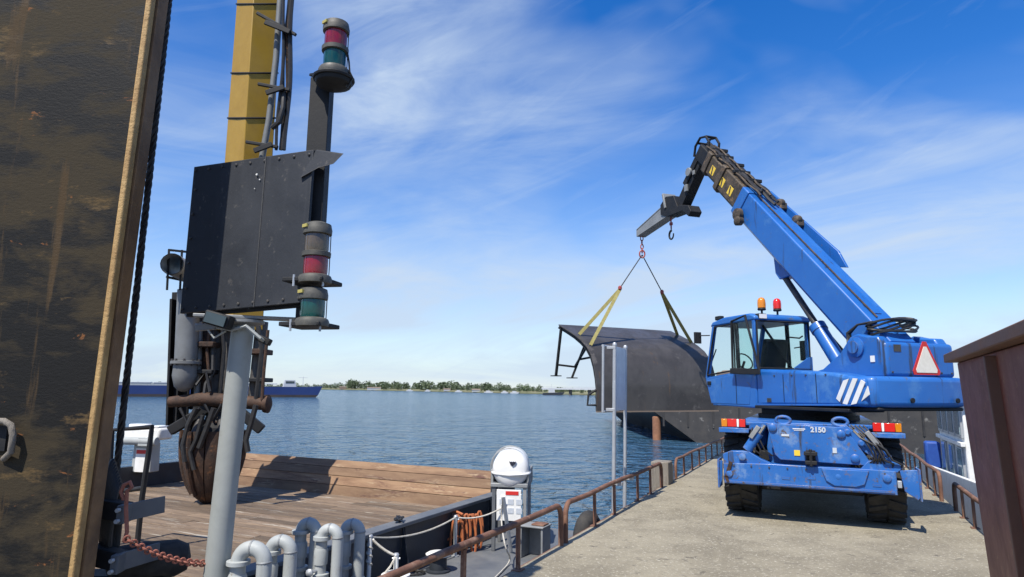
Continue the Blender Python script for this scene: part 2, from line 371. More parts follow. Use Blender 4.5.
for i, (tx, hp, tlab) in enumerate(TREES):
    b = shore_at(tx); D = b.length; dd = b.normalized(); c = b+dd*8; h = hp*D/FPX
    t = thing('shore_tree', tlab, 'tree', (c.x, c.y, WZ+.9), 0, 'trees standing out along the far shore')
    tm = MB(); tm.tube([(c.x, c.y, WZ+.6), (c.x+.2, c.y, WZ+h*.4), (c.x, c.y, WZ+h*.75)], [h*.035, h*.025, h*.01], 6)
    tm.tube([(c.x, c.y, WZ+h*.4), (c.x+h*.2, c.y, WZ+h*.7)], [h*.015, h*.006], 5); tm.build('trunk', M['bark'], t)
    cr = MB(); crown(cr, (c.x, c.y, WZ+h*.62), h*.44, h*.42, 240, h*.055, rng); cr.build('crown', M['leaf'], t, sm=0, fix=False)
for i, (hx, wd, ht, m_, lab) in enumerate(((374, 18, 2.6, 'far_white', 'long pale low building under the trees on the far shore'),
                                            (447, 7, 1.8, 'far_white', 'small white shed on the far shore left of the tree gap'),
                                            (476, 8, 1.8, 'far_white', 'white low waterside house on the far shore right of centre'),
                                            (343, 10, 3, 'far_brown', 'tiny brown hut at the left end of the far tree line'))):
    b = shore_at(hx); dd = b.normalized(); c = b+dd*1.5; az = math.atan2(dd.x, dd.y)
    F = frame(c.x, c.y, math.degrees(az), WZ+.7); t = thing('shore_house', lab, 'house', (c.x, c.y, WZ+.7), -az)
    q = MB(F); q.box((0, 0, ht/2), (wd, 6, ht)); q.build('wall', M[m_], t)
    q = MB(F); q.prism([(-wd/2-.4, -3.4, ht), (-wd/2-.4, 3.4, ht), (-wd/2-.4, 0, ht+1.2)], (wd+.8, 0, 0)); q.build('roof', M['far_brown'], t)
# moored white boats as specks along the far shore
BORD = ('leftmost', 'second from left', 'third from left', 'third from right', 'second from right', 'rightmost')
for i, (bx, ln) in enumerate(((410, 9), (428, 7), (459, 8), (489, 9), (505, 7), (515, 8))):
    b = shore_at(bx)-shore_at(bx).normalized()*9; az = math.atan2(b.x, b.y)
    F = frame(b.x, b.y, math.degrees(az), WZ); t = thing('moored_boat', 'small white boat moored along the far shore, ' + BORD[i] + ' of the six', 'boat', (b.x, b.y, WZ), -az, 'small boats along the far shore')
    q = MB(F); q.prism([(-ln/2, 0, -.3), (ln/2-1.5, 0, -.3), (ln/2, 0, 1.1), (-ln/2, 0, 1.0)], (0, 2.4, 0)); q.build('hull', M['far_white'], t)
    q = MB(F); q.prism([(-ln*.3, .4, 1.0), (ln*.2, .4, 1.0), (ln*.12, .4, 2.1), (-ln*.28, .4, 2.2)], (0, 1.6, 0)); q.build('cabin', M['far_white'], t)
# bridge
a, b = shore_at(548)+V((0, 0, 0)), shore_at(548)+V((60, -8, 0)); a = shore_pt(545, 470); b = shore_pt(690, 400)
t = thing('road_bridge', 'long pale low bridge at the right end of the far shore', 'bridge', (a.x, a.y, WZ))
q = MB(); q.bar(a+V((0, 0, WZ+4.3)), b+V((0, 0, WZ+4.3)), 8, 1.1); q.build('deck', M['far_white'], t)
q = MB(); q.bar(a+V((0, 0, WZ+5.6)), b+V((0, 0, WZ+5.6)), 7.6, .25); q.build('parapet', M['far_white'], t)
for k in range(7):
    p = a.lerp(b, (k+.4)/7); q = MB(); q.box((p.x, p.y, WZ+1.6), (2, 4, 4.4)); q.build('bridge_pier', M['far_brown'], t)
pb = shore_pt(553, 440); t = thing('tug_boat', 'dark small vessel with white wheelhouse before the bridge', 'boat', (pb.x, pb.y, WZ))
F = frame(pb.x, pb.y, 0, WZ); q = MB(F); q.prism([(-7, 0, -.3), (6, 0, -.3), (8, 0, 2.0), (-7, 0, 1.4)], (0, 4, 0)); q.build('hull', M['hull_black'], t)
q = MB(F); q.prism([(-3, .8, 1.4), (1.5, .8, 1.4), (1, .8, 4.6), (-2.6, .8, 4.6)], (0, 2.4, 0)); q.build('wheelhouse', M['far_white'], t)
q = MB(F); q.tube([(-1, 2, 4.6), (-1, 2, 7.5)], .12, 6); q.build('mast', M['far_white'], t)
# blue cargo barge
pa, pb = gz(62, 396.4, WZ), gz(318, 397.4, WZ)
ax = (pb-pa).normalized(); az = math.degrees(math.atan2(ax.x, ax.y))-90; ln = (pb-pa).length
F = frame(pa.x, pa.y, az, WZ); t = thing('cargo_barge', 'long blue cargo barge afloat on the water behind the grab', 'barge', (pa.x, pa.y, WZ), -R(az))
q = MB(F); q.prism([(0, 0, .9), (ln, 0, .9), (ln+1.4, 0, 4.0), (ln-3, 0, 3.8), (ln-9, 0, 3.75), (0, 0, 3.75)], (0, 10, 0)); q.build('hull', M['barge_blue'], t)
q = MB(F); q.prism([(0, -.05, -.8), (ln-1.5, -.05, -.8), (ln, -.05, .9), (0, -.05, .9)], (0, 10.1, 0)); q.build('boot_topping', M['barge_band'], t)
q = MB(F); q.box((ln/2-6, 5, 4.15), (ln-26, 7.4, .9)); q.build('hatch_coaming', M['grey_paint'], t)
for k in range(9):
    q = MB(F); q.box((ln*.1+k*ln*.085, 5, 4.75), (ln*.075, 7.6, .32)); q.build('hatch_cover', M['far_white'], t, .05)
q = MB(F); q.prism([(ln-12, 3, 3.7), (ln-7.5, 3, 3.7), (ln-8, 3, 6.2), (ln-11.6, 3, 6.2)], (0, 4, 0)); wh = q.build('deck_house', M['far_white'], t)
q = MB(F); q.box((ln-9.8, 2.97, 5.4), (3, .06, .8)); q.build('window', M['glass_window'], wh)
q = MB(F); q.tube([(ln-5, 5, 4), (ln-5, 5, 7.6)], .09, 6); q.tube([(ln-6.6, 5, 7.2), (ln-3.4, 5, 7.2)], .07, 6); q.build('mast', M['far_white'], t)

# ------------------------------------------------------------------ pier
PL, PR = -2.93, 1.72
def pier_mesh():
    q = MB(FP); nu, nv = 60, 12
    for i in range(nu+1):
        for j in range(nv+1):
            s_ = PL+(PR-PL)*j/nv; u = -5+35*i/nu
            if j in (0, nv): s_ += .02*noise.noise(V((u*1.3, j, 0)))
            q.pt((s_, u, .006*noise.noise(V((s_*.8, u*.8, 3)))))
    for i in range(nu):
        for j in range(nv): k = i*(nv+1)+j; q.face((k, k+1, k+nv+2, k+nv+1))
    base = len(q.v)
    edge = [i*(nv+1) for i in range(nu+1)]+[nu*(nv+1)+j for j in range(1, nv+1)]+[i*(nv+1)+nv for i in range(nu-1, -1, -1)]+[j for j in range(nv-1, 0, -1)]
    low_ = [len(q.v)+k for k in range(len(edge))]
    for e in edge: x_, y_, z_ = q.v[e]; q.v.append((x_, y_, -.55))
    for k in range(len(edge)): q.face((edge[k], edge[(k+1) % len(edge)], low_[(k+1) % len(edge)], low_[k]))
    q.face(low_); return q
pier = pier_mesh().build('pier', M['concrete'], sm=30); pier['kind'] = 'structure'
for u in range(-3, 30, 4):
    for s_ in (PL+.5, PR-.5):
        q = MB(FP); q.cyl((s_, u, WZ-2), (s_, u, -.54), .22, n=12); q.build('support_pile', M['concrete_side'], pier)
q = MB(FP)
for s_, u0, u1 in ((PL+.02, 2, 29),): q.box((s_-.06, (u0+u1)/2, -.09), (.06, u1-u0, .12))
q.build('edge_angle', M['rail_rust'], pier, .006)

# low rusty railings along the pier edges
def railing(s_, u0, u1, posts, h, label, bend0=True, bend1=True, side=-1, r=.032):
    F = FP; base = F @ V((s_, u0, 0)); t = thing('low_railing', label, 'railing', base, -R(26), 'low rusty railings along the pier')
    pts = []; rr = .14
    def arc(u, dr):
        return [(s_, u+dr*rr*(1-math.cos(a)), h-rr*(1-math.sin(a))) for a in [k*math.pi/12 for k in range(7)]]
    if bend0: pts += [(s_, u0, -.03)]+arc(u0, 1)
    else: pts += [(s_, u0, h)]
    n = max(2, int((u1-u0)/.8))
    for k in range(1, n): pts.append((s_+.008*math.sin(k*2.1), u0+(u1-u0)*k/n, h+.008*math.sin(k*1.7+s_)))
    if bend1: pts += arc(u1, -1)[::-1]+[(s_, u1, -.03)]
    else: pts += [(s_, u1, h)]
    q = MB(F); q.tube(pts, r, 10); q.build('top_rail', M['rail_rust'], t)
    for k, u in enumerate(posts):
        q = MB(F); q.box((s_, u, h/2-.03), (.035, .05, h)); q.box((s_, u, .006), (.10, .12, .014)); q.build('post', M['rail_rust'], t, .004)
railing(PL+.03, -.6, 7.32, [.6, 1.7, 2.8, 3.95, 5.05, 6.15], .46, 'nearest rusty pipe railing on the left pier edge, beside the life raft', bend0=False)
railing(PL+.03, 7.47, 12.45, [8.55, 9.45, 10.75, 11.6], .45, 'rusty pipe railing on the left pier edge, running behind the two sign posts')
railing(PL+.03, 13.75, 29, [14.6+.95*k for k in range(15)], .40, 'farthest rusty railing on the left pier edge, left of the blue crane', r=.028)
railing(PR-.08, 13.3, 28, [14.0+.95*k for k in range(15)], .46, 'rusty railing on the right pier edge, behind the crane outrigger', bend1=True)
railing(PR-.02, 6.5, 12.35, [7.3, 8.2, 9.1, 10.0, 10.9, 11.7], .42, 'short bent rusty railing on the right pier edge beside the brown box')
# timber stump between the railings
q = MB(FP); q.box((PL-.08, 12.98, -.02), (.34, .40, .9)); q.build
solo(q, 'timber_post', M['wood_grey'], 'grey weathered timber stump between two rusty railings at the pier edge', 'post', FP @ V((PL-.08, 12.98, -.45)), bevel=.02)
q = MB(FP); q.box((PL+.0, 13.42, .02), (.07, .2, .62)); q.box((PL-.06, 13.42, .02), (.1, .05, .5))
solo(q, 'steel_bracket', M['grey_steel'], 'narrow grey steel bracket right of the timber stump', 'bracket', FP @ V((PL, 13.42, -.29)), bevel=.006)

# sign on two galvanised posts, seen from its edge
A0, A1 = V((PL-.09, 9.75, 0)), V((PL-.11, 10.42, 0))
t = thing('sign_frame', 'grey sign panel on two galvanised posts at the pier edge, seen edge-on', 'sign', FP @ A0, -R(26))
ln_ = .027
for P_ in (A0, A1):
    q = MB(FP); q.tube([P_+V((0, 0, -.5)), P_+V((ln_*2.5, 0, 2.5))], .03, 12); q.lathe([(.034, 0), (.034, .03), (.02, .05)], P_+V((ln_*2.5, 0, 2.49))); q.build('post', M['galv'], t)
q = MB(FP); q.box(((A0.x+A1.x)/2+.052, (A0.y+A1.y)/2, 1.98), (.014, .62, 1.0), Matrix.Rotation(R(1.5), 3, 'Y')); q.build('sign_panel', M['panel_back'], t, .003)
q = MB(FP)
for u in (9.69, 10.49): q.tube([(PL-.21, u, 1.46), (PL-.19, u, 2.5)], .02, 10)
for z in (1.47, 2.49): q.tube([(PL-.2, 9.69, z), (PL-.2, 10.49, z)], .02, 10)
q.build('panel_frame', M['galv'], t)
for P_ in (A0, A1):
    for z in (1.5, 2.46):
        q = MB(FP); q.box(P_+V((ln_*z-.05, 0, z)), (.14, .06, .045)); q.build('clamp', M['galv'], t, .004)
for P_ in (A0, A1):
    q = MB(FP); q.box(P_+V((.06, 0, .40)), (.2, .09, .05)); q.build('rail_clamp', M['galv'], t, .005)

# ------------------------------------------------------------------ brown steel cabinet by the right edge
F = FP @ Matrix.Translation((.86, 4.98, 0)) @ Matrix.Rotation(-R(2.2), 4, 'Z') @ Matrix.Translation((-.86, -4.98, 0)); t = thing('steel_cabinet', 'tall tapering brown steel box with overhanging cap plate, close by on the right', 'box', F @ V((1.1, 4.4, 0)), -R(26))
def tb(s0, s1, u0, u1, z0, z1, k):
    return [(s0, u0, z0), (s1, u0, z0), (s1, u1, z0), (s0, u1, z0)], [(s0-k, u0-k, z1), (s1+k, u0-k, z1), (s1+k, u1+k, z1), (s0-k, u1+k, z1)]
lo_, hi_ = tb(.86, 1.62, 2.45, 4.98, 0.0, 2.0, .085)
q = MB(F); ids = [q.pt(p) for p in lo_]+[q.pt(p) for p in hi_]
for a in ((3, 2, 1, 0), (4, 5, 6, 7), (0, 1, 5, 4), (1, 2, 6, 5), (2, 3, 7, 6), (3, 0, 4, 7)): q.face([ids[i] for i in a])
body = q.build('body', M['brown_paint'], t, .008)
q = MB(F); q.box((1.24, 3.715, 2.03), (1.06, 2.83, .055)); q.build('cap_plate', M['cap_paint'], t, .006)
q = MB(F); q.box((1.24, 3.715, 2.062), (.98, 2.7, .012)); q.build('cap_sheet', M['cap_paint'], t, .003)
for su, uu in ((.86, 3.75), (.86, 2.6)):
    sg = -1
    q = MB(F); q.bar((su+sg*.02, uu, 0), (su+sg*.105, uu, 1.98), .05, .035, (0, 1, 0)); q.build('corner_flange', M['cap_paint'], t, .004)

# ------------------------------------------------------------------ mobile crane
AZ_C, AZ_T = 25., -18.
CX, CY = 5.146, 11.29
FC = frame(CX, CY, AZ_C); FT = frame(CX, CY, AZ_T)
crane = thing('mobile_crane', 'blue wheeled telescopic crane with raised boom lifting a black hull section', 'crane', (CX, CY, 0), -R(AZ_C))
BP, BD, RB, BS = M['blue_paint'], M['blue_dirty'], M['rubber'], M['black_steel']
# chassis
q = MB(FC); q.prism([(-.5, -2.1, .62), (.5, -2.1, .62), (.55, -2.1, 1.0), (.5, -2.1, 1.3), (-.5, -2.1, 1.3), (-.55, -2.1, 1.0)], (0, 4.4, 0))
chassis = q.build('chassis', BD, crane, .02)
q = MB(FC); q.box((0, -.0, 1.33), (1.9, 4.3, .05)); q.build('deck_plate', BD, crane, .01)
for y in (-1.6, 1.6):
    q = MB(FC); q.tube([(-.85, y, .6), (.85, y, .6)], .13, 12); q.lathe([(.05, -.2), (.24, -.15), (.26, .1), (.1, .2)], (0, y, .6), (0, 1, 0), 16); q.build('axle', BS, crane)
def wheel(x, y):
    sg = 1 if x > 0 else -1
    q = MB(FC); q.lathe([(.05, .20), (.30, .20), (.31, .12), (.33, -.2), (.12, -.21)], (x, y, .6), (sg, 0, 0), 24); q.lathe([(.14, .2), (.14, .24), (.09, .26)], (x, y, .6), (sg, 0, 0), 14)
    for k in range(8):
        a = k*math.pi/4; q.cyl((x+sg*.2, y+.2*math.cos(a), .6+.2*math.sin(a)), (x+sg*.225, y+.2*math.cos(a), .6+.2*math.sin(a)), .018, n=6)
    w_ = q.build('wheel', BD, crane)
    q = MB(FC); q.lathe([(.32, -.20), (.40, -.235), (.54, -.225), (.575, -.17), (.58, 0), (.575, .17), (.54, .225), (.40, .235), (.32, .20)], (x, y, .6), (sg, 0, 0), 40)
    for k in range(22):
        a = 2*math.pi*k/22
        for half in (-1, 1):
            aa = a+(math.pi/22 if half > 0 else 0)
            pts = []
            for off, da in ((.015*half, -.055), (.015*half, .055), (.225*half, .175), (.225*half, .06)):
                pts.append((off, aa+da))
            ins = [q.pt((x+o_, y+.57*math.cos(g), .6+.57*math.sin(g))) for o_, g in pts]; outs = [q.pt((x+o_, y+.605*math.cos(g), .6+.605*math.sin(g))) for o_, g in pts]
            q.face(outs)
            for i in range(4): q.face((ins[i], ins[(i+1) % 4], outs[(i+1) % 4], outs[i]))
    q.build('tyre', RB, w_, sm=35)
for x in (-.94, .94):
    for y in (-1.6, 1.6): wheel(x, y)
# mudguards with lamp clusters
for sg in (-1, 1):
    q = MB(FC); a = [(sg*.74, -1.6+.72*math.cos(g), .6+.72*math.sin(g)) for g in [R(22+k*14) for k in range(10)]][::-1]
    a = [(sg*.74, -2.3, 1.22), (sg*.74, -2.28, 1.30)]+[(sg*.74, -1.6+.74*math.cos(g), .62+.74*math.sin(g)) for g in [R(150-k*13) for k in range(10)]]
    for p1, p2 in zip(a, a[1:]): q.bar(p1, p2, .03, .02)
    q = MB(FC); q.box((sg*.98, -2.05, 1.245), (.42, .5, .03)); q.box((sg*.98, -2.31, 1.235), (.42, .025, .07)); q.box((sg*.98, -1.6, 1.262), (.42, .6, .02)); q.box((sg*.69, -1.9, 1.29), (.18, .5, .10)); q.build('mudguard', BD, crane, .008)
    lamp = MB(FC); lamp.box((sg*.985, -2.245, 1.34), (.34, .07, .13)); lb = lamp.build('tail_light', BS, crane, .008)
    seg_ = ((-.18, -.09, 'lens_amber'), (-.09, .05, 'lens_tail'), (.05, .085, 'lens_white'), (.085, .18, 'lens_tail')) if sg < 0 else ((-.18, -.07, 'lens_tail'), (-.07, -.035, 'lens_white'), (-.035, .10, 'lens_tail'), (.10, .18, 'lens_amber'))
    for a_, b_, mm in seg_:
        q = MB(FC); q.box((sg*.985+(a_+b_)/2*.94, -2.287, 1.34), ((b_-a_)*.94-.003, .03, .115)); q.build('lens', M[mm], lb, .006)
# rear outrigger assembly
Y0 = -2.36
def plate(poly, y, th, name, m_, par=crane, bev=.008):
    q = MB(FC); q.prism([(a, y, b) for a, b in poly], (0, th, 0)); return q.build(name, m_, par, bev)
beam = plate([(-1.12, .50), (1.03, .49), (1.03, .79), (.72, .80), (.2, .795), (-.5, .80), (-1.12, .78)], Y0-.14, .2, 'outrigger_beam', BD)
q = MB(FC); q.box((-.05, Y0-.145, .525), (2.1, .012, .03)); q.build('lower_rib', BD, beam, .003)
plate([(.15, .78), (.72, .78), (.66, .60), (.55, .56), (.30, .56), (.20, .62)], Y0-.165, .03, 'wear_plate', BD)
mid = plate([(-.52, 1.36), (.46, 1.33), (.58, 1.16), (.74, .90), (.70, .84), (-.36, .86), (-.43, .93)], Y0-.09, .12, 'rear_plate', BD)
for xx, zz in ((-.44, 1.30), (.57, .93), (.42, 1.24)):
    q = MB(FC); q.lathe([(.055, 0), (.055, .03), (.03, .045)], (xx, Y0-.085, zz), (0, -1, 0), 14); q.build('pin', BD, mid)
for sg, bx in ((-1, -.30), (1, .42)):
    q = MB(FC); ring = [(bx+.075*math.cos(g)*1.25, Y0-.03, 1.40+.055*math.sin(g)+.0) for g in [k*math.pi/8 for k in range(16)]]
    q.tube(ring, .022, 8, closed=True); q.build('lifting_eye', BD, crane)
larm = plate([(-1.12, .76), (-1.13, .90), (-1.02, .95), (-.78, .96), (-.62, .86), (-.50, .81), (-.45, .78)], Y0-.10, .14, 'outrigger_arm', BD)
rarm = plate([(.62, .79), (.72, .90), (.88, .93), (1.04, .90), (1.12, .84), (1.05, .77)], Y0-.10, .14, 'outrigger_arm', BD)
for par, xx, zz in ((larm, -.86, .88), (larm, -1.05, .64), (rarm, .92, .70), (rarm, .35, .68)):
    q = MB(FC); q.lathe([(.05, 0), (.05, .03), (.025, .04)], (xx, Y0-.13, zz), (0, -1, 0), 14); q.build('pin', BD, par)
for a_, b_ in (((-.80, .97), (-.55, 1.33)), ((.90, .95), (.58, 1.30))):
    pa, pb = V((a_[0], Y0-.04, a_[1])), V((b_[0], Y0-.04, b_[1])); q = MB(FC); q.cyl(pa, pa.lerp(pb, .68), .068, n=14); cy_ = q.build('outrigger_cylinder', BD, crane)
    q = MB(FC); q.cyl(pa.lerp(pb, .68), pb, .035, n=12); q.build('rod', M['chrome'], cy_)
    q = MB(FC); q.box(pa.lerp(pb, .55)+V((-.02 if a_[0] < 0 else .06, -.07, .06)), (.06, .05, .2), Matrix.Rotation(R(-35 if a_[0] > 0 else 35), 3, 'Y')); q.build('valve_block', M['grey_steel'], cy_, .006)
for x0, z0 in ((.95, 1.06), (.85, 1.1)):
    q = MB(FC); q.tube([(x0-.2, Y0-.1, 1.2), (x0-.02, Y0-.16, z0), (x0+.05, Y0-.15, .93), (x0+.16, Y0-.12, .88), (x0+.13, Y0-.05, .78)], .014, 6); q.build('hydraulic_hose', M['hose_black'], crane)
for sg in (-1, 1):
    q = MB(FC); xo = 1.075 if sg > 0 else -1.14; dx = .20 if sg > 0 else -.05
    q.prism([(xo, Y0-.1, .80), (xo+dx, Y0-.12, .82), (xo+dx*1.15, Y0-.12, .50), (xo+dx*.9, Y0-.12, .44), (xo+dx*.2, Y0-.1, .54)], (0, .05, 0)); ft = q.build('outrigger_foot', BD, crane, .006)
    q = MB(FC); q.box((xo+dx*1.08, Y0+.02, .63), (.025, .34, .40)); q.build('foot_plate', BD, ft, .006)
q = MB(FC); q.box((.03, Y0-.17, .97), (.17, .10, .05)); q.box((.03, Y0-.17, .85), (.15, .10, .05)); q.cyl((.03, Y0-.2, .80), (.03, Y0-.2, 1.03), .022, n=10); q.box((.03, Y0-.11, .91), (.12, .05, .2)); q.build('tow_coupling', BS, crane, .008)
q = MB(FC); q.box((-.14, Y0-.095, .965), (.075, .008, .075)); q.build('yellow_label', M['sign_yellow'], crane)
def text(body, size, F, loc, rot, m_, par, name='lettering', ext=.004, shear=0):
    c = bpy.data.curves.new('t', 'FONT'); c.body = body; c.size = size; c.extrude = ext; c.align_x = 'CENTER'; c.align_y = 'CENTER'; c.shear = shear; c.offset = .004
    ob = bpy.data.objects.new('t', c); COL.objects.link(ob); bpy.context.view_layer.update()
    me = bpy.data.meshes.new_from_object(ob); bpy.data.objects.remove(ob)
    mw = WM[par.name].inverted() @ F @ Matrix.Translation(loc) @ rot.to_4x4(); me.transform(mw)
    me.materials.clear(); me.materials.append(m_); o = bpy.data.objects.new(name, me); COL.objects.link(o); o.parent = par; WM[o.name] = WM[par.name]; return o
text('2150', .095, FC, (.14, Y0-.095, 1.285), Matrix.Rotation(R(90), 3, 'X'), M['panel_back'], mid)
q = MB(FC); q.box((-.10, Y0-.093, 1.292), (.16, .006, .012)); q.box((-.10, Y0-.093, 1.27), (.13, .006, .006)); q.build('lettering_line', M['white_paint'], mid)
plate([(.40, 1.34), (.50, 1.36), (.66, 1.20), (1.0, .98), (1.02, .88), (.90, .86), (.60, 1.08), (.44, 1.24)], Y0-.055, .05, 'link_plate', BD)
for xx, zz in ((.50, 1.27), (.66, 1.13), (.82, 1.02), (.95, .93)):
    q = MB(FC); q.lathe([(.045, 0), (.045, .05), (.028, .065)], (xx, Y0-.05, zz), (0, -1, 0), 12); q.build('link_boss', BD, crane)
for k in range(9):
    q = MB(FC); xx = -.98+k*.235; q.cyl((xx, Y0-.14, .755), (xx, Y0-.155, .755), .012, n=6); q.build('bolt', M['dark_metal'], beam)
q = MB(FC); q.box((-1.05, Y0-.15, .70), (.05, .03, .22), Matrix.Rotation(R(18), 3, 'Y')); q.box((-1.08, Y0-.14, .56), (.04, .03, .10), Matrix.Rotation(R(-20), 3, 'Y')); q.build('rusty_link', M['rust_heavy'], crane, .006)
q = MB(FC); q.box((1.06, Y0-.13, .63), (.05, .05, .09)); q.build('spring_catch', M['galv'], crane, .006)
for x0 in (-.72, -.64, -.58):
    q = MB(FC); q.tube([(x0, Y0+.05, 1.28), (x0-.04, Y0-.06, 1.12), (x0+.02, Y0-.07, .98), (x0+.12, Y0-.03, .9)], .012, 6); q.build('hydraulic_hose', M['hose_black'], crane)
for k in range(5):
    q = MB(FC); x0 = .60+.05*k; q.tube([(x0-.1, Y0, 1.36), (x0+.08, Y0-.09, 1.22-.02*k), (x0+.16, Y0-.14, 1.05-.02*k), (x0+.20-.03*k, Y0-.13, .93), (x0+.12, Y0-.08, .86)], .011, 6); q.build('hydraulic_hose', M['hose_black'], crane)
q = MB(FC); q.box((-.28, Y0-.096, 1.20), (.10, .006, .03)); q.box((.33, Y0-.096, 1.02), (.05, .006, .07)); q.build('worn_label', M['panel_back'], mid)
for xx, zz in ((-.30, .62), (.02, .64), (.80, .60)):
    q = MB(FC); q.box((xx, Y0-.143, zz), (.10, .006, .035)); q.build('touch_up_patch', M['blue_paint'], beam)
# dark block added under the chassis to stop light and deepen ground shade
q = MB(FC); q.box((0, 0, .66), (1.34, 4.0, .56)); q.build('underbody_shade_block', BS, crane, .02)
q = MB(FC); q.box((-.86, 0, .95), (.5, 1.5, .6)); q.build('fuel_tank', BD, crane, .04)
q = MB(FC); q.box((.86, 0, .95), (.5, 1.5, .6)); q.build('battery_box', BD, crane, .04)
# turret
q = MB(FT); q.lathe([(.80, 1.34), (.80, 1.42), (.74, 1.42), (.74, 1.60)], (0, 0, 0), (0, 0, 1), 36); q.build('slewing_ring', BS, crane)
def side_panel():
    q = MB(FT)
    prof = [(.12, 1.56), (-.2, 1.575), (-1.5, 1.60), (-2.14, 1.61), (-2.14, 2.0), (-1.55, 2.09), (-.8, 2.14), (-.25, 2.17), (.10, 2.18)]
    q.prism([(-.95, y, z) for y, z in prof], (.62, 0, 0)); return q
turret = side_panel().build('engine_cowl', BP, crane, .05, seg=3)
q = MB(FT); q.box((-.64, -.85, 1.545), (.66, 2.0, .05)); q.build('cowl_skirt', BS, turret, .01)
q = MB(FT); q.prism([(-.962, .1, 1.565), (-.962, -1.88, 1.61), (-.962, -1.88, 1.635), (-.962, -.3, 1.60), (-.962, .1, 1.6)], (.03, 0, 0)); q.build('lower_lip', BP, turret, .006)
q = MB(FT); q.box((-.953, -.20, 1.66), (.012, .10, .07)); q.build('latch', M['dark_metal'], turret, .004)
for yy in (-.55, -1.25):
    q = MB(FT); q.box((-.952, yy, 1.86), (.006, .010, .44)); q.build('panel_seam', BS, turret)
for yy in (-.35, -.75, -1.05, -1.45):
    q = MB(FT); q.cyl((-.95, yy, 2.06), (-.962, yy, 2.06), .014, n=8); q.build('bolt', M['dark_metal'], turret)
# striped emblem: slanted white bars clipped to a disc
er, ec, es = .245, (-1.90, 1.815), R(24)
for k in range(4):
    d0 = -.175+.125*k; d1 = d0+.072; pts = []
    for dd_, sg in ((d0, 1), (d1, -1)):
        for i in range(7):
            tt = (-1+2*i/6)*sg; dq = dd_; hl = math.sqrt(max(0, er*er-dq*dq))*.86; pts.append((tt*hl, dq))
    q = MB(FT); q.prism([(-.959, ec[0]+1.25*(-d_*math.cos(es)-t_*math.sin(es)), ec[1]+t_*math.cos(es)*.95-d_*math.sin(es)*.35) for t_, d_ in pts], (.012, 0, 0)); q.build('emblem_stripe', M['white_paint'], turret)
# counterweight bulge
def cwt():
    q = MB(FT); prof = [(-.92, -1.90), (-.93, -2.04), (-.86, -2.20), (-.6, -2.27), (0, -2.30), (.6, -2.27), (.86, -2.20), (.93, -2.04), (.92, -1.0), (.3, -1.0), (-.3, -1.9)]
    q.prism([(a_, b_, 1.60) for a_, b_ in prof], (0, 0, .43)); return q
cw = cwt().build('counterweight', BP, crane, .07, seg=4)
for xx in (-.30, .55):
    q = MB(FT); q.lathe([(.035, 0), (.035, .02), (.02, .021)], (xx, -2.30, 1.70), (0, -1, 0), 12); q.build('towing_hole', BS, cw)
q = MB(FT); q.box((0, -1.6, 1.575), (1.6, 1.2, .05)); q.build('base_plate', BS, crane, .02)
# boom support / tail box with triangle
q = MB(FT); q.prism([(-.62, y, z) for y, z in ((-.55, 2.06), (-1.05, 2.16), (-1.40, 2.38), (-1.62, 2.62), (-1.75, 2.66), (-1.9, 2.62), (-2.1, 2.60), (-2.16, 2.5), (-2.16, 2.02), (-.6, 2.02))], (.16, 0, 0)); q.build('boom_cheek', BP, crane, .03)
q = MB(FT); q.prism([(.46, y, z) for y, z in ((-.55, 2.06), (-1.05, 2.16), (-1.40, 2.38), (-1.62, 2.62), (-1.75, 2.66), (-1.9, 2.62), (-2.1, 2.60), (-2.16, 2.5), (-2.16, 2.02), (-.6, 2.02))], (.2, 0, 0)); q.build('boom_cheek', BP, crane, .03)
q = MB(FT); q.box((.06, -2.03, 2.27), (1.30, .34, .50)); tail = q.build('tail_box', BP, crane, .06, seg=4)
q = MB(FT); q.lathe([(.15, 0), (.15, .03), (.09, .05), (.09, .07)], (-.62, -1.72, 2.46), (-1, 0, 0), 20); q.build('pivot_pin', BP, crane)
q = MB(FT); q.box((-.625, -2.0, 2.28), (.012, .07, .09)); q.build('small_label', M['white_paint'], crane)
def tri(c, s_, y, th, name, m_, par, k=1.):
    q = MB(FT); h = s_*.866; cut = .12*s_
    P_ = [(-s_/2+cut/2, -h/3), (s_/2-cut/2, -h/3), (s_/2-cut*.25, -h/3+cut*.8), (cut/2, 2*h/3), (-cut/2, 2*h/3), (-s_/2+cut*.25, -h/3+cut*.8)]
    q.prism([(c[0]+a_, y, c[1]+b_) for a_, b_ in P_], (0, th, 0)); return q.build(name, m_, par)
q_ = tri((.13, 2.22), .55, -2.212, .008, 'warning_triangle', M['sign_red'], tail); tri((.13, 2.215), .43, -2.217, .006, 'triangle_centre', M['sign_cream'], q_)
q = MB(FT); q.box((-.38, -2.203, 2.43), (.13, .008, .10)); q.build('data_plate', M['dark_metal'], tail)
for xx in (-.50, -.05, .42, .62):
    q = MB(FT); q.cyl((xx, -2.2, 2.09), (xx, -2.212, 2.09), .014, n=8); q.build('bolt', M['dark_metal'], tail)
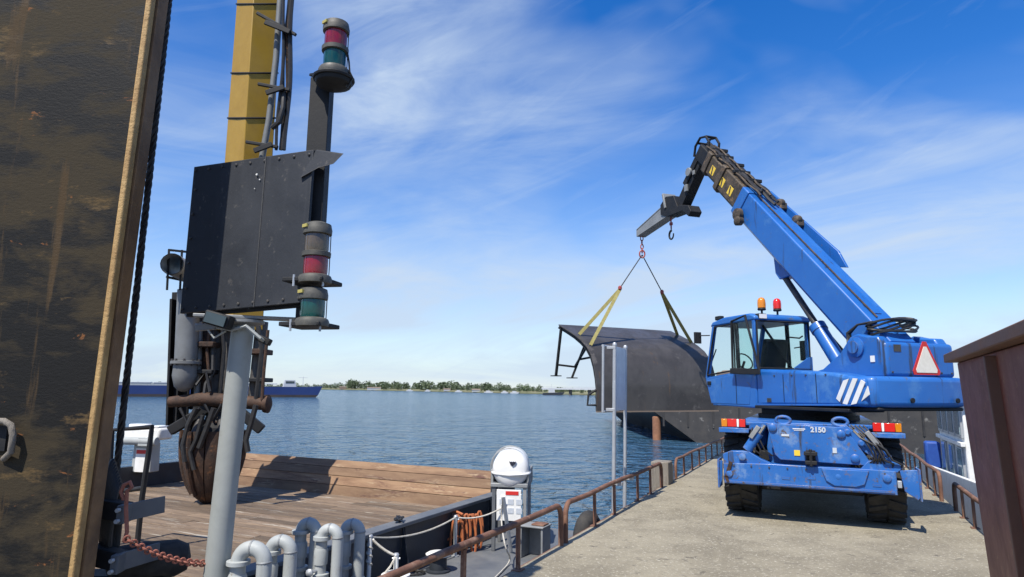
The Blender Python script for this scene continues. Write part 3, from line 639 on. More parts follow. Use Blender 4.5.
# hose coil on the tail
for k in range(7):
    q = MB(FT); c = V((.02+.02*math.sin(k*2), -1.80, 2.70+.028*k)); rx, ry = .42+.03*math.sin(k*1.3), .17+.02*math.cos(k)
    q.tube([c+V((rx*math.cos(a_), ry*math.sin(a_), .035*math.sin(a_*2+k)+.06*math.cos(a_))) for a_ in [i*math.pi/12 for i in range(24)]], .017, 6, closed=True); q.build('hose_loop', M['hose_black'], crane)
for k in range(4):
    q = MB(FT); q.tube([(-.30+.03*k, -1.75, 2.85), (-.38, -1.55, 2.82), (-.44+.02*k, -1.40, 2.70), (-.46+.02*k, -1.42, 2.55), (-.42, -1.6, 2.48)], .018, 6); q.build('hose', M['hose_black'], crane)
q = MB(FT); q.lathe([(.12, 0), (.12, .06), (.06, .09), (.06, .3), (.0, .31)], (.02, -1.82, 2.52), n=14); q.build('hose_stand', BP, crane)
# boom
pv = V((0, -1.72, 2.46)); hd_ = V((0, 2.60, 7.02)); ud = (hd_-pv).normalized(); un = V((0, -ud.z, ud.y))
def bpt(l, x=0, n_=0): return pv+ud*l+un*n_+V((x, 0, 0))
def bsec(l0, l1, wd, ht, n_=0, ch=.07, x=0):
    q = MB(FT); sec = [(-wd/2, -ht/2+ch), (-wd/2+ch, -ht/2), (wd/2-ch, -ht/2), (wd/2, -ht/2+ch), (wd/2, ht/2-ch*.3), (wd/2-ch*.3, ht/2), (-wd/2+ch*.3, ht/2), (-wd/2, ht/2-ch*.3)]
    q.prism([bpt(l0, a_+x, b_+n_) for a_, b_ in sec], ud*(l1-l0)); return q
boom = bsec(-.12, 4.30, .50, .58, -.03).build('boom', BP, crane, .012)
bsec(4.12, 4.36, .54, .63, -.03).build('boom_collar', BP, boom, .012)
q = MB(FT); q.bar(bpt(.5, 0, .26), bpt(4.0, 0, .26), .18, .03, un); q.build('top_rib', BP, boom, .006)
q = MB(FT); q.bar(bpt(.4, -.09, .28), bpt(4.05, -.09, .28), .03, .012, un); q.build('grease_line', M['grease_brown'], boom)
GB = M['grease_brown']
s2 = bsec(4.36, 5.25, .46, .54).build('boom_section', GB, crane, .01); bsec(5.13, 5.27, .52, .60).build('section_collar', GB, s2, .01)
s3 = bsec(5.27, 5.95, .39, .46).build('boom_section', GB, crane, .01); bsec(5.80, 5.97, .45, .52).build('section_collar', GB, s3, .01)
s4 = bsec(5.97, 6.45, .33, .40).build('boom_section', BS, crane, .01)
for sec, l_, wdt in ((s2, 4.62, .23), (s2, 4.98, .23), (s3, 5.5, .195)):
    q = MB(FT); q.prism([bpt(l_, -wdt-.004, -.10), bpt(l_+.16, -wdt-.004, -.10), bpt(l_+.16, -wdt-.004, .08), bpt(l_, -wdt-.004, .08)], (.008, 0, 0)); dc = q.build('chevron_label', M['sign_yellow'], sec)
    q = MB(FT); q.prism([bpt(l_+.04, -wdt-.007, -.09), bpt(l_+.08, -wdt-.007, -.09), bpt(l_+.14, -wdt-.007, .07), bpt(l_+.10, -wdt-.007, .07)], (.004, 0, 0)); q.build('stripe', M['ink'], dc)
for k, (x_, n_, l0, l1) in enumerate(((-.16, .36, 3.9, 6.2), (-.10, .38, 4.0, 6.3), (-.02, .36, 3.6, 6.35), (.06, .39, 3.9, 6.25), (.13, .35, 3.7, 6.1), (.19, .33, 3.9, 5.9))):
    q = MB(FT); q.tube([bpt(l0+(l1-l0)*i/14, x_+.015*math.sin(i*1.1+k), n_*(1-.22*i/14)+.015*math.sin(i*1.7+k*2)) for i in range(15)], .02+.006*(k % 3), 6); q.build('boom_hose', M['hose_black'] if k % 3 else GB, crane)
q = MB(FT); q.bar(bpt(4.4, .02, .30), bpt(6.1, .02, .24), .34, .06, un); q.build('hose_tray', GB, crane, .01)
for k in range(5):
    q = MB(FT); q.box(bpt(4.55+k*.36, .02+.03*(-1)**k, .345-.012*k), (.40, .07, .07)); q.build('hose_clamp', BS, crane, .01)
bi = MB(FT); bi.lathe([(.12, 0), (.12, .08), (.07, .1)], bpt(4.05, -.28, -.18), (-1, 0, 0), 16); bi.lathe([(.09, 0), (.1, .1), (.06, .13)], bpt(3.93, -.27, -.26), (-1, 0, 0), 12); bi.build('side_roller', GB, crane)
# parallel side rail with hose drums
q = MB(FT); q.prism([bpt(1.75, .37, .26), bpt(1.95, .37, .12), bpt(4.0, .37, .16), bpt(4.35, .37, .20), bpt(4.35, .37, .27), bpt(2.1, .37, .36)], (.05, 0, 0)); q.build('side_rail', BP, crane, .01)
for l_ in (3.15, 3.75):
    q = MB(FT); q.box(bpt(l_, .30, .25), (.16, .14, .14)); q.lathe([(.07, 0), (.09, .04), (.09, .12), (.06, .15)], bpt(l_+.05, .35, .29), (-1, 0, 0), 14); q.build('hose_drum', GB, crane, .02)
# lift cylinder
q = MB(FT); q.prism([(-.10, *bpt(2.25, 0, -.30).yz), (-.10, *bpt(2.95, 0, -.30).yz), (-.10, *bpt(2.62, 0, -.56).yz), (-.10, *bpt(2.46, 0, -.58).yz)], (.22, 0, 0)); q.build('cylinder_lug', BP, crane, .012)
ca, cb2, cc = V((-.02, -1.02, 1.95)), V((-.02, -.36, 2.93)), bpt(2.53, -.02, -.50)
q = MB(FT); q.cyl(ca, cb2, .125, n=18); q.cyl(cb2-(cb2-ca).normalized()*.12, cb2, .14, n=18); lc = q.build('lift_cylinder', BP, crane)
q = MB(FT); q.cyl(cb2, cc, .055, n=14); q.build('piston_rod', M['dark_metal'], lc)
q = MB(FT); q.tube([ca+V((.16, -.02, .2)), cb2+V((.17, -.04, -.1)), cb2+V((.12, 0, .0))], .02, 6); q.build('oil_pipe', BS, lc)
# boom head, fly jib and hooks
q = MB(FT)
for x_ in (-.13, .13): q.tube([bpt(6.1, x_, .18), bpt(6.22, x_, .36), bpt(6.42, x_, .40), bpt(6.60, x_, .28), bpt(6.64, x_, .05), bpt(6.52, x_, -.15)], .028, 8)
q.tube([bpt(6.42, -.13, .40), bpt(6.42, .13, .40)], .03, 8); q.tube([bpt(6.62, -.13, .14), bpt(6.62, .13, .14)], .03, 8); q.build('boom_head', BS, crane)
j0, j1 = V((0, 2.72, 6.95)), V((0, 3.62, 6.10))
q = MB(FT); q.bar(V((0, 2.55, 7.15)), j1, .24, .27); q.bar(V((.0, 2.7, 7.08)), V((0, 3.3, 6.55)), .30, .16); arm = q.build('jib_arm', BS, crane, .015)
q = MB(FT); q.lathe([(.10, 0), (.10, .05)], (-.15, 3.05, 6.78), (-1, 0, 0), 14); q.box((-.14, 3.22, 6.45), (.05, .10, .16)); q.box((-.14, 2.9, 6.72), (.03, .08, .10)); q.build('jib_fitting', M['grey_steel'], arm, .005)
q = MB(FT); q.prism([(-.15, y, z) for y, z in ((3.15, 6.02), (3.05, 5.85), (3.15, 5.75), (3.4, 5.95), (4.05, 5.98), (4.35, 6.1), (4.35, 6.35), (4.1, 6.5), (3.75, 6.42), (3.6, 6.12), (3.4, 6.1))], (.3, 0, 0)); cr_ = q.build('jib_carriage', BS, crane, .012)
q = MB(FT); q.box((0, 4.15, 6.40), (.36, .06, .40), Matrix.Rotation(R(-14), 3, 'X')); q.build('carriage_plate', M['grey_steel'], cr_, .008)
q = MB(FT); q.prism([(-.12, 4.0, 6.03), (-.12, 4.3, 6.32), (-.12, 5.62, 6.02), (-.12, 5.62, 5.84)], (.02, 0, 0)); q.prism([(.10, 4.0, 6.03), (.10, 4.3, 6.32), (.10, 5.62, 6.02), (.10, 5.62, 5.84)], (.02, 0, 0)); q.bar((0, 4.2, 6.33), (0, 5.6, 6.02), .26, .025); q.bar((0, 4.05, 6.02), (0, 5.6, 5.84), .26, .025); q.build('fly_jib', M['grey_steel'], crane, .004)
def hook(c, s_, F, par, m_, name='hook'):
    c = V(c); q = MB(F); q.tube([c, c+V((0, 0, -.07*s_))], .012*s_, 6)
    q.tube([c+V((0, .0+.075*s_*math.sin(a_), -.15*s_+.085*s_*math.cos(a_))) for a_ in [k*math.pi/9 for k in range(15)]], [.022*s_*(1-.03*k) for k in range(15)], 8); return q.build(name, m_, par)
q = MB(FT); q.tube([(0, 4.12, 6.0), (0, 4.12, 5.72)], .018, 6); q.box((0, 4.12, 5.83), (.06, .06, .07)); q.build('hook_link', M['shackle_red'], crane)
hook((0, 4.12, 5.74), 1.25, FT, crane, BS)
# cab
cabP = dict(a=(1.38, 1.54), b=(1.58, 2.06), c=(1.24, 3.05), d=(.13, 3.07), e=(.10, 2.16), f=(.12, 1.53))
CL, CRt = -.95, .24
q = MB(FT); q.prism([(CL, *p) for p in ((1.36, 1.53), (1.57, 2.02), (1.56, 2.06), (.62, 2.15), (.10, 2.17), (.12, 1.52))], (CRt-CL, 0, 0)); cab = q.build('cab', BP, crane, .025, seg=3)
q = MB(FT); q.prism([(CL-.01, *p) for p in ((1.36, 3.02), (1.28, 3.10), (.9, 3.16), (.2, 3.16), (.06, 3.10), (.06, 3.03))], (CRt-CL+.02, 0, 0)); q.build('cab_roof', BP, crane, .03, seg=3)
def pillar(p1, p2, wd=.06, ht=.06, m_=BP, name='pillar'):
    q = MB(FT); q.bar(p1, p2, wd, ht, (1, 0, 0)); return q.build(name, m_, cab, .01)
for x_ in (CL+.035, CRt-.035):
    pillar((x_, 1.54, 2.03), (x_, 1.26, 3.04), .07, .07); pillar((x_, .13, 2.13), (x_, .12, 3.06), .07, .07)
    pillar((x_, .60, 2.12), (x_, .62, 3.04), .07, .05, BS)
for x_ in (CL+.002, ):
    q = MB(FT); q.tube([(x_, 1.50, 2.10), (x_, 1.22, 3.00), (x_, .66, 3.02), (x_, .66, 2.18), (x_, 1.50, 2.10)], .018, 6); q.build('door_seal', BS, cab)
def glass(pts, vec, name='window'):
    q = MB(FT); q.prism(pts, vec); return q.build(name, M['glass_clear'], cab)
glass([(CRt-.02, 1.50, 2.1), (CRt-.02, 1.24, 3.02), (CRt-.02, .16, 3.02), (CRt-.02, .16, 2.15)], (.006, 0, 0))
glass([(CL+.06, .09, 2.20), (CRt-.06, .09, 2.20), (CRt-.06, .09, 3.02), (CL+.06, .09, 3.02)], (0, .006, 0), 'rear_window')
glass([(CL+.07, 1.55, 2.08), (CRt-.07, 1.55, 2.08), (CRt-.07, 1.27, 3.02), (CL+.07, 1.27, 3.02)], (0, .006, .002), 'windscreen')
glass([(CL+.02, .58, 2.18), (CL+.02, .58, 3.02), (CL+.02, .16, 3.02), (CL+.02, .14, 2.18)], (.006, 0, 0), 'side_window')
q = MB(FT); q.tube([(CL+.04, .075, 2.20), (CRt-.04, .075, 2.20), (CRt-.04, .075, 3.02), (CL+.04, .075, 3.02), (CL+.04, .075, 2.20)], .02, 6); q.build('rear_window_seal', BS, cab)
q = MB(FT); q.prism([(CL+.5, .06, 2.17), (CRt-.0, .06, 2.17), (CRt, .06, 2.42), (CRt-.10, .06, 2.40), (CL+.75, .06, 2.20)], (0, .02, 0)); q.build('rear_panel', BP, cab, .006)
# swung-open upper door window
od = [(-1.03, .60, 3.05), (-1.03, .22, 3.12), (-1.06, -.12, 2.17), (-1.03, .62, 2.20)]
q = MB(FT); q.tube(od+[od[0]], .022, 8); dw = q.build('open_door_window', BS, cab)
q = MB(FT); q.prism(od, (.006, 0, 0)); q.build('pane', M['glass_clear'], dw)
q = MB(FT); q.bar((-1.05, .66, 2.16), (-1.06, -.14, 2.13), .03, .10); q.build('sill', BS, dw, .01)
q = MB(FT); q.prism([(CL-.006, 1.40, 1.57), (CL-.006, 1.545, 2.0), (CL-.006, .60, 2.11), (CL-.006, .20, 2.13), (CL-.006, .30, 1.57)], (.02, 0, 0)); dr = q.build('door', BP, cab, .012)
q = MB(FT); q.bar((CL-.009, .64, 1.58), (CL-.009, .64, 2.10), .008, .008); q.build('door_gap', BS, dr)
q = MB(FT); q.box((CL-.015, 1.43, 1.95), (.03, .10, .07)); q.build('handle', BS, dr, .01)
q = MB(FT); q.tube([(CL+.02, 1.40, 2.86), (CL-.10, 1.50, 2.86), (CL-.13, 1.55, 2.84)], .012, 6); q.box((CL-.15, 1.56, 2.82), (.14, .05, .22)); q.build('mirror', BS, cab, .03)
q = MB(FT); q.tube([(CRt, .5, 2.6), (CRt+.09, .42, 2.62), (CRt+.1, .4, 2.6)], .012, 6); q.box((CRt+.10, .38, 2.55), (.05, .12, .36)); q.build('mirror', BS, cab, .02)
q = MB(FT); q.box((CL+.12, 1.22, 3.18), (.10, .16, .08)); q.build('work_light', BS, cab, .015)
q = MB(FT); q.box((CL+.16, .10, 3.10), (.18, .10, .10)); wl = q.build('work_light', BS, cab, .015)
q = MB(FT); q.box((CL+.16, .045, 3.10), (.15, .012, .075)); q.build('lens', M['lens_white'], wl)
for x_, mm in ((-.60, 'lens_amber'), (-.26, 'lens_tail')):
    q = MB(FT); q.cyl((x_, .30, 3.15), (x_, .30, 3.25), .018, n=8); q.lathe([(.065, 0), (.075, .02), (.06, .05)], (x_, .30, 3.24)); bc = q.build('beacon', BS, crane)
    q = MB(FT); q.lathe([(.07, 0), (.072, .08), (.066, .14), (.045, .175), (.01, .19)], (x_, .30, 3.285)); q.build('lens', M[mm], bc)
# cab interior
q = MB(FT); q.prism([(-.62, y, z) for y, z in ((.9, 2.02), (.32, 2.06), (.18, 2.70), (.30, 2.74), (.45, 2.18), (.9, 2.16))], (.48, 0, 0)); q.build('seat', BS, cab, .04)
q = MB(FT); q.tube([(-.38+.17*math.cos(a_), 1.12+.08*math.sin(a_), 2.36+.15*math.sin(a_)) for a_ in [k*math.pi/8 for k in range(16)]], .014, 6, closed=True); q.tube([(-.38, 1.3, 2.05), (-.38, 1.12, 2.36)], .025, 6); q.build('steering_wheel', BS, cab)
q = MB(FT); q.tube([(-.75, .12, 2.95), (-.45, .14, 2.6), (-.15, .16, 2.22)], .022, 6); q.build('wiper_bar', BS, cab)
q = MB(FT); q.tube([(-.25, .04, 2.75), (-.05, .03, 2.74), (.02, .03, 2.78)], .014, 6); q.build('grab_handle', BS, cab)
q = MB(FT); q.box((-.35, 1.42, 2.10), (.8, .2, .14)); q.box((-.75, 1.0, 2.12), (.16, .5, .14)); q.build('dashboard', M['far_brown'], cab, .03)
q = MB(FT); q.tube([(-.9, 1.52, 2.2), (-.8, 1.40, 2.6)], .012, 6); q.build('wiper', BS, cab)
# right-hand body behind the boom
q = MB(FT); q.prism([(.30, y, z) for y, z in ((1.3, 1.58), (-1.1, 1.58), (-1.1, 2.02), (.4, 2.0), (1.3, 1.85))], (.62, 0, 0)); q.build('right_cowl', BP, crane, .05, seg=3)
q = MB(FT); q.box((0, .1, 1.72), (.9, 2.6, .26)); q.build('turret_frame', BP, crane, .02)

# ------------------------------------------------------------------ lifted hull section
Ax, Ay = 2.05, 15.5; FL = frame(Ax, Ay, -27); LL = 3.86
prof = [(0, 1.29), (0, 1.45), (0, 1.70), (.0, 1.92), (.035, 2.15), (.11, 2.42), (.22, 2.66), (.40, 2.86), (.65, 3.03), (.95, 3.19), (1.30, 3.34), (1.75, 3.52)]
def psm(v):
    x_ = v*(len(prof)-1); i = min(int(x_), len(prof)-2); f = x_-i; a_, b_ = prof[i], prof[i+1]; return a_[0]+(b_[0]-a_[0])*f, a_[1]+(b_[1]-a_[1])*f
def lsurf(u, v): o_, z_ = psm(v); return (LL*u, o_+.03*math.sin(u*3.1)*v, z_+.02*math.sin(u*2.2)*v)
def lnrm(u, v):
    a_, b_ = psm(max(0, v-.02)), psm(min(1, v+.02)); t_ = V((0, b_[0]-a_[0], b_[1]-a_[1])).normalized(); return V((0, -t_.z, t_.y))
load = thing('hull_section', 'large curved black steel hull plate with stub legs, hanging from the crane', 'hull section', FL @ V((LL/2, 0, 1.29)), R(27))
q = MB(FL); q.sheet(lsurf, 24, 44, .025, lnrm); q.build('curved_plate', M['load_steel'], load, sm=30)
q = MB(FL); q.box((LL/2, .0, 1.285), (LL+.02, .05, .03)); q.build('edge_strip', M['far_brown'], load)
for k in range(5):
    x_ = .05+(LL-.4)*k/4
    q = MB(FL); pts = [(x_, o_+.03, z_-.02) for o_, z_ in prof]+[(x_, o_+.12, max(1.30, z_-.09)) for o_, z_ in prof[::-1]]; q.prism(pts, (.016, 0, 0)); q.build('stiffener', BS, load)
tip = V((.05, 1.72, 3.50))
for a_, b_ in (((.06, 1.70, 3.49), (.04, 1.95, 2.17)), ((.9, 1.55, 3.42), (.45, 1.80, 2.12))):
    q = MB(FL); q.bar(a_, b_, .06, .06); lg = q.build('leg', BS, load, .006)
    q = MB(FL); q.box(V(b_)+V((0, 0, -.01)), (.22, .22, .025)); q.build('foot_plate', BS, lg, .004)
for a_, b_ in (((.05, 1.86, 2.45), (.55, 1.74, 2.40)), ((.60, 1.70, 2.60), (.75, .30, 2.72)), ((.5, 1.74, 2.4), (.15, .55, 2.95))):
    q = MB(FL); q.bar(a_, b_, .05, .05); q.build('brace', BS, load, .005)
q = MB(FL); q.tube([(-.0, .02, 1.80), (-.17, .1, 1.68), (-.2, .1, 1.44), (0, .02, 1.44)], .03, 6); q.build('side_bracket', BS, load)
# chain sling with webbing straps
T = FT @ V((0, 5.55, 5.84))
sl = thing('lifting_sling', 'wire and webbing sling with red shackles carrying the black hull plate', 'sling', T+V((0, 0, -.3)))
def ringv(c, rx, rz, r, F=I4, ang=0):
    m_ = Matrix.Rotation(ang, 3, 'Z'); q = MB(F); q.tube([V(c)+m_ @ V((rx*math.cos(a_), 0, rz*math.sin(a_))) for a_ in [k*math.pi/8 for k in range(16)]], r, 6, closed=True); return q
for k in range(4): ringv(T+V((0, 0, -.06-.11*k)), .035, .065, .014, ang=(k % 2)*1.57).build('chain_link', M['shackle_red'], sl)
top = T+V((0, 0, -.50)); ringv(top+V((0, 0, .02)), .07, .10, .02).build('master_link', M['shackle_red'], sl)
lA = FL @ V((.12, .93, 3.20)); lB = FL @ V((.12, .42, 2.90)); rA = FL @ V((LL-.1, 1.36, 3.38)); rB = FL @ V((LL-.1, .80, 3.13))
kL = at(620, 288, 16.4); kR = at(662, 292, 16.95)
for nm, kk, ee in (('l', kL, (lA, lB)), ('r', kR, (rA, rB))):
    q = MB(); q.tube([top, kk], .014, 6); q.build('sling_wire', M['wire_rope'], sl)
    q = MB(); q.lathe([(.02, 0), (.05, .03), (.05, .09), (.02, .12)], kk+V((0, 0, -.06)), n=10); q.build('shackle', M['shackle_red'], sl)
    for e_ in ee:
        q = MB(); q.bar(kk+V((0, 0, -.03)), e_, .085, .012, (.3, 1, 0)); q.build('webbing_strap', M['webbing'], sl)

# ------------------------------------------------------------------ dark pontoon, rusty pile, white boat
def gw(x, y): p = gz(x, y, WZ); return V((p.x, p.y, 0))
Nw = gw(708, 443); Fw = gw(628, 421); Ew = gw(1000, 458)
sd = (Ew-Nw).normalized()
nt_ = gw(708, 443)-sd*5.2; ft_ = Fw-sd*4.5
pd_ = thing('dark_pontoon', 'dark stained pontoon with raked bow afloat beyond the pier end', 'pontoon', (Nw.x, Nw.y, WZ))
zt = .95; far_e = Ew+(Fw-Nw)
q = MB(); ids = [q.pt((p.x, p.y, z)) for p, z in ((Nw, WZ-.6), (Ew, WZ-.6), (far_e, WZ-.6), (Fw, WZ-.6), (nt_, zt), (Ew, zt), (far_e, zt), (ft_, zt))]
for a in ((0, 1, 5, 4), (1, 2, 6, 5), (2, 3, 7, 6), (4, 5, 6, 7), (0, 3, 2, 1)): q.face([ids[i] for i in a])
q.build('hull', M['stained_hull'], pd_, sm=0)
q = MB(); a_ = [q.pt((p.x, p.y, z)) for p, z in ((Nw-sd*.05, WZ-.6), (nt_-sd*.05, zt-.02), (ft_-sd*.05, zt-.02), (Fw-sd*.05, WZ-.6))]; q.face(a_); q.build('bow_plate', M['hull_black'], pd_, sm=0)
q = MB(); q.bar((nt_.x, nt_.y, zt+.05), (Ew.x, Ew.y, zt+.05), .25, .14); q.build('rubbing_strake', M['hull_black'], pd_)
for k in range(1, 12):
    p = nt_.lerp(Ew, k/12); q = MB(); q.box((p.x, p.y, zt-1.0), (.12, .12, 1.7)); q.build('side_frame', M['stained_hull'], pd_)
pp = gw(657, 440); q = MB(); q.cyl((pp.x, pp.y, WZ-2), (pp.x, pp.y, WZ+1.75), .33, n=16); q.lathe([(.33, 0), (.25, .05), (0, .06)], (pp.x, pp.y, WZ+1.75), n=16)
solo(q, 'mooring_pile', M['pile_rust'], 'orange rusty steel pile standing in the water by the dark pontoon', 'pile', (pp.x, pp.y, WZ-2))
FB = frame(*(FP @ V((2.55, 19.3, 0))).xy, 26); bt = thing('white_workboat', 'white workboat with grey windows moored right of the pier', 'boat', FB @ V((1.5, 0, WZ)), -R(26))
q = MB(FB); q.prism([(0, -4.2, -2.4), (0, 4.2, -2.4), (0, 4.8, -.75), (0, -4.6, -.75)], (3.4, 0, 0)); q.build('hull', M['hull_black'], bt, .03)
q = MB(FB); q.prism([(-.06, -4.62, -.82), (-.06, 4.8, -.82), (-.06, 4.9, -.32), (-.06, -4.7, .15)], (.08, 0, 0)); q.build('bulwark', M['white_paint'], bt, .02)
q = MB(FB); q.box((1.7, 0, -.78), (3.3, 9.2, .06)); q.build('deck', M['deck_steel'], bt)
q = MB(FB); q.box((1.75, 2.2, .42), (2.6, 4.0, 2.4)); q.build('cabin', M['white_paint'], bt, .03)
q = MB(FB); q.box((1.75, 2.2, 1.70), (3.0, 4.5, .10)); q.build('cabin_roof', M['white_paint'], bt, .02)
q = MB(FB); q.box((.40, 2.2, .55), (.10, 4.1, .10)); q.build('cornice', M['white_paint'], bt, .01)
for k in range(4):
    q = MB(FB); q.box((.43, .72+k*.98, 1.10), (.06, .80, .80)); wf = q.build('window', M['galv'], bt, .01)
    q = MB(FB); q.box((.395, .72+k*.98, 1.10), (.02, .64, .64)); q.build('pane', M['cabin_glass'], wf)
for k in range(3):
    q = MB(FB); q.box((.43, .8+k*1.25, -.10), (.06, .70, 1.10)); wf = q.build('door', M['galv'], bt, .01)
    q = MB(FB); q.box((.395, .8+k*1.25, .02), (.02, .52, .80)); q.build('pane', M['cabin_glass'], wf)
for k in range(2):
    q = MB(FB); q.box((1.15+k*1.2, .185, 1.0), (.95, .06, .85)); wf = q.build('window', M['galv'], bt, .01)
    q = MB(FB); q.box((1.15+k*1.2, .15, 1.0), (.78, .02, .68)); q.build('pane', M['cabin_glass'], wf)
q = MB(FB); q.box((.25, 4.45, -.05), (.4, .45, .8)); q.build('blue_cover', M['blue_tarp'], bt, .06)

# ------------------------------------------------------------------ work barge with timber deck
BZ, SDZ = -.35, -.65
barge = thing('work_barge', 'flat work barge with brown timber deck and black coaming alongside the pier', 'barge', FP @ V((-8, 4, WZ)), -R(26))
q = MB(FP); q.box((-9.3, 3.1, -1.45), (8.0, 16.2, 2.05)); q.build('hull', M['hull_black'], barge, .02)
q = MB(FP); q.box((-4.25, 3.3, -1.55), (2.1, 15.6, 1.78)); q.build('side_hull', M['hull_black'], barge, .02)
q = MB(FP); q.box((-4.25, 3.3, SDZ-.012), (2.1, 15.6, .02)); q.build('side_deck', M['deck_steel'], barge, .004)
q = MB(FP); q.box((-3.22, 3.3, SDZ+.03), (.06, 15.6, .08)); q.build('deck_edge', M['grey_steel'], barge, .01)
q = MB(FP); q.box((-5.30, 3.4, -.34), (.10, 14.2, .62)); cg = q.build('coaming', M['hull_black'], barge, .012)
q = MB(FP); q.box((-5.30, 3.4, -.015), (.22, 14.2, .05)); q.build('coaming_flange', M['deck_steel'], cg, .008)
for k in range(8):
    q = MB(FP); q.prism([(-5.24, 1.2+k*1.25, SDZ), (-5.08, 1.2+k*1.25, SDZ), (-5.22, 1.2+k*1.25, -.06), (-5.24, 1.2+k*1.25, -.06)], (0, .014, 0)); q.build('coaming_bracket', M['hull_black'], cg)
q = MB(FP); q.box((-13.35, 3.4, -.16), (.12, 14.2, .52)); q.build('coaming', M['hull_black'], barge, .012)
rr = random.Random(5); u = -3.6; k = 0
while u < 10.45:
    wd = .235; cut = -13.28+rr.uniform(2.2, 5.8)
    for a_, b_ in ((-13.28, cut-.006), (cut+.006, -5.37)):
        q = MB(FP); q.box(((a_+b_)/2, u+wd/2, BZ-.03+rr.uniform(-.005, .005)), (b_-a_, wd-.014, .07)); q.build('plank', M['deck_wood'], barge, .008, seg=1)
    u += wd; k += 1
# raked timber bulwark
cs = [(10.50, -.36), (10.60, -.17), (10.70, .0), (10.83, .15), (10.97, .28)]
for i, ((ua, za), (ub, zb)) in enumerate(zip(cs, cs[1:])):
    cut = rr.uniform(-10.5, -7.5)
    for a_, b_ in ((-12.6, -5.42),):
        off = .014*(i % 2); q = MB(FP); q.prism([(a_, ua+off, za+.002), (a_, ub+off, zb-.002), (a_, ub+.07+off, zb-.03), (a_, ua+.07+off, za-.02)], (b_-a_, 0, 0)); q.build('bulwark_plank', M['bulwark_wood'], barge, .004, seg=1)
q = MB(FP); q.prism([(-12.6, 10.62, -.45), (-12.6, 11.12, .24), (-12.6, 11.16, .22), (-12.6, 11.1, -.9), (-12.6, 10.62, -.9)], (7.2, 0, 0)); q.build('bulwark_backing', M['rail_rust'], barge)
q = MB(FP); q.box((-5.38, 10.75, -.12), (.05, .9, .8)); q.build('bulwark_end', M['hull_black'], barge, .01)

# ------------------------------------------------------------------ things on the barge
# spud: dark plate beam close on the left
YS = 4.18
def lean(a, b): return (b-a)
e_top, e_bot = at(148, 0, YS), at(70, 577, YS); upv = (e_top-e_bot).normalized()
def spt(z, dx=0, dy=0):
    k = (z-e_bot.z)/upv.z; p = e_bot+upv*k; return V((p.x+dx, p.y+dy, z))
sp_ = thing('steel_spud', 'huge dark rust-stained steel beam with ochre worn edge, filling the left', 'beam', spt(SDZ, -.7, .3))
Z0, Z1 = SDZ, 6.3
def slab(dx0, dx1, dy0, dy1, name, m_, z0=Z0, z1=Z1, bev=.004, par=None):
    q = MB(); lo_ = [(dx0, dy0), (dx1, dy0), (dx1, dy1), (dx0, dy1)]; ids = [q.pt(spt(z0, *p)) for p in lo_]+[q.pt(spt(z1, *p)) for p in lo_]
    for a in ((3, 2, 1, 0), (4, 5, 6, 7), (0, 1, 5, 4), (1, 2, 6, 5), (2, 3, 7, 6), (3, 0, 4, 7)): q.face([ids[i] for i in a])
    return q.build(name, m_, par or sp_, bev)
slab(-1.9, .0, .0, .03, 'face_plate', M['spud_plate'])
slab(.0, .042, -.03, .032, 'worn_edge', M['spud_edge'], bev=.012)
slab(-.02, .055, .036, .155, 'side_plate', M['spud_side'])
slab(-1.9, -.03, .05, .10, 'core', M['spud_side'])
hk = at(12, 420, YS-.12)
q = MB(); q.tube([at(-25, 424, YS-.0), at(-8, 421, YS-.05), at(4, 421, YS-.06), at(11, 425, YS-.06), at(13, 435, YS-.06), at(11, 452, YS-.05), at(4, 459, YS-.0)], .02, 10); q.build('lug_bar', M['wood_grey'], sp_)
q = MB(); q.box(at(0, 438, YS-.005), (.09, .02, .16)); q.build('lug_opening', BS, sp_)
# wire rope beside the spud
ra, rb = at(176, -60, 4.7), at(114, 492, 4.7); rd = (rb-ra).normalized(); rx_ = rd.orthogonal().normalized(); ry_ = rd.cross(rx_)
q = MB(); n_ = 260; ln = (rb-ra).length
for s_ in range(4):
    q.tube([ra+rd*(ln*i/n_)+(rx_*math.cos(i*.42+s_*1.571)+ry_*math.sin(i*.42+s_*1.571))*.012 for i in range(n_+1)], .0135, 5)
solo(q, 'wire_rope', M['wire_rope'], 'thick black wire rope running up beside the dark steel beam', 'rope', rb)
# guide brackets at the spud foot, with rope coil, shackle and chain
gb = thing('guide_bracket', 'grey steel guide brackets at the foot of the dark beam', 'bracket', at(115, 560, 4.5).xy.to_3d()+V((0, 0, SDZ)))
for (xa, ya), (xb, yb) in (((92, 506), (128, 512)), ((88, 553), (122, 561))):
    A_, B_ = at(xa, ya, 4.55), at(xb, yb, 4.55)
    q = MB(); q.bar(A_, B_, .10, .12); q.build('arm', BS, gb, .006)
    q = MB(); q.bar(B_+V((.0, -.04, 0)), B_+V((.13, .22, .015)), .014, .115); q.build('flange', M['deck_steel'], gb, .003)
    q = MB(); q.bar(B_+V((-.02, -.055, 0)), B_+V((.03, -.05, 0)), .11, .12); pl_ = q.build('end_plate', M['deck_steel'], gb, .004)
    for dz in (-.035, .035):
        q = MB(); q.cyl(B_+V((.01, -.12, dz)), B_+V((.01, -.15, dz)), .014, n=6); q.build('bolt', M['galv'], pl_)
q = MB(); b0 = at(100, 540, 4.75); q.box((b0.x, b0.y, (SDZ+.55)/2-.1), (.34, .2, 1.3)); q.build('bracket_post', BS, gb, .01)
for k in range(9):
    c = at(108+1.2*k, 505, 4.62); q = MB(); q.tube([c+V((0, .05*math.cos(a_), .30*math.sin(a_)-.02*k)) for a_ in [i*math.pi/10 for i in range(20)]], .016, 6, closed=True); q.build('rope_turn', M['hose_black'], gb)
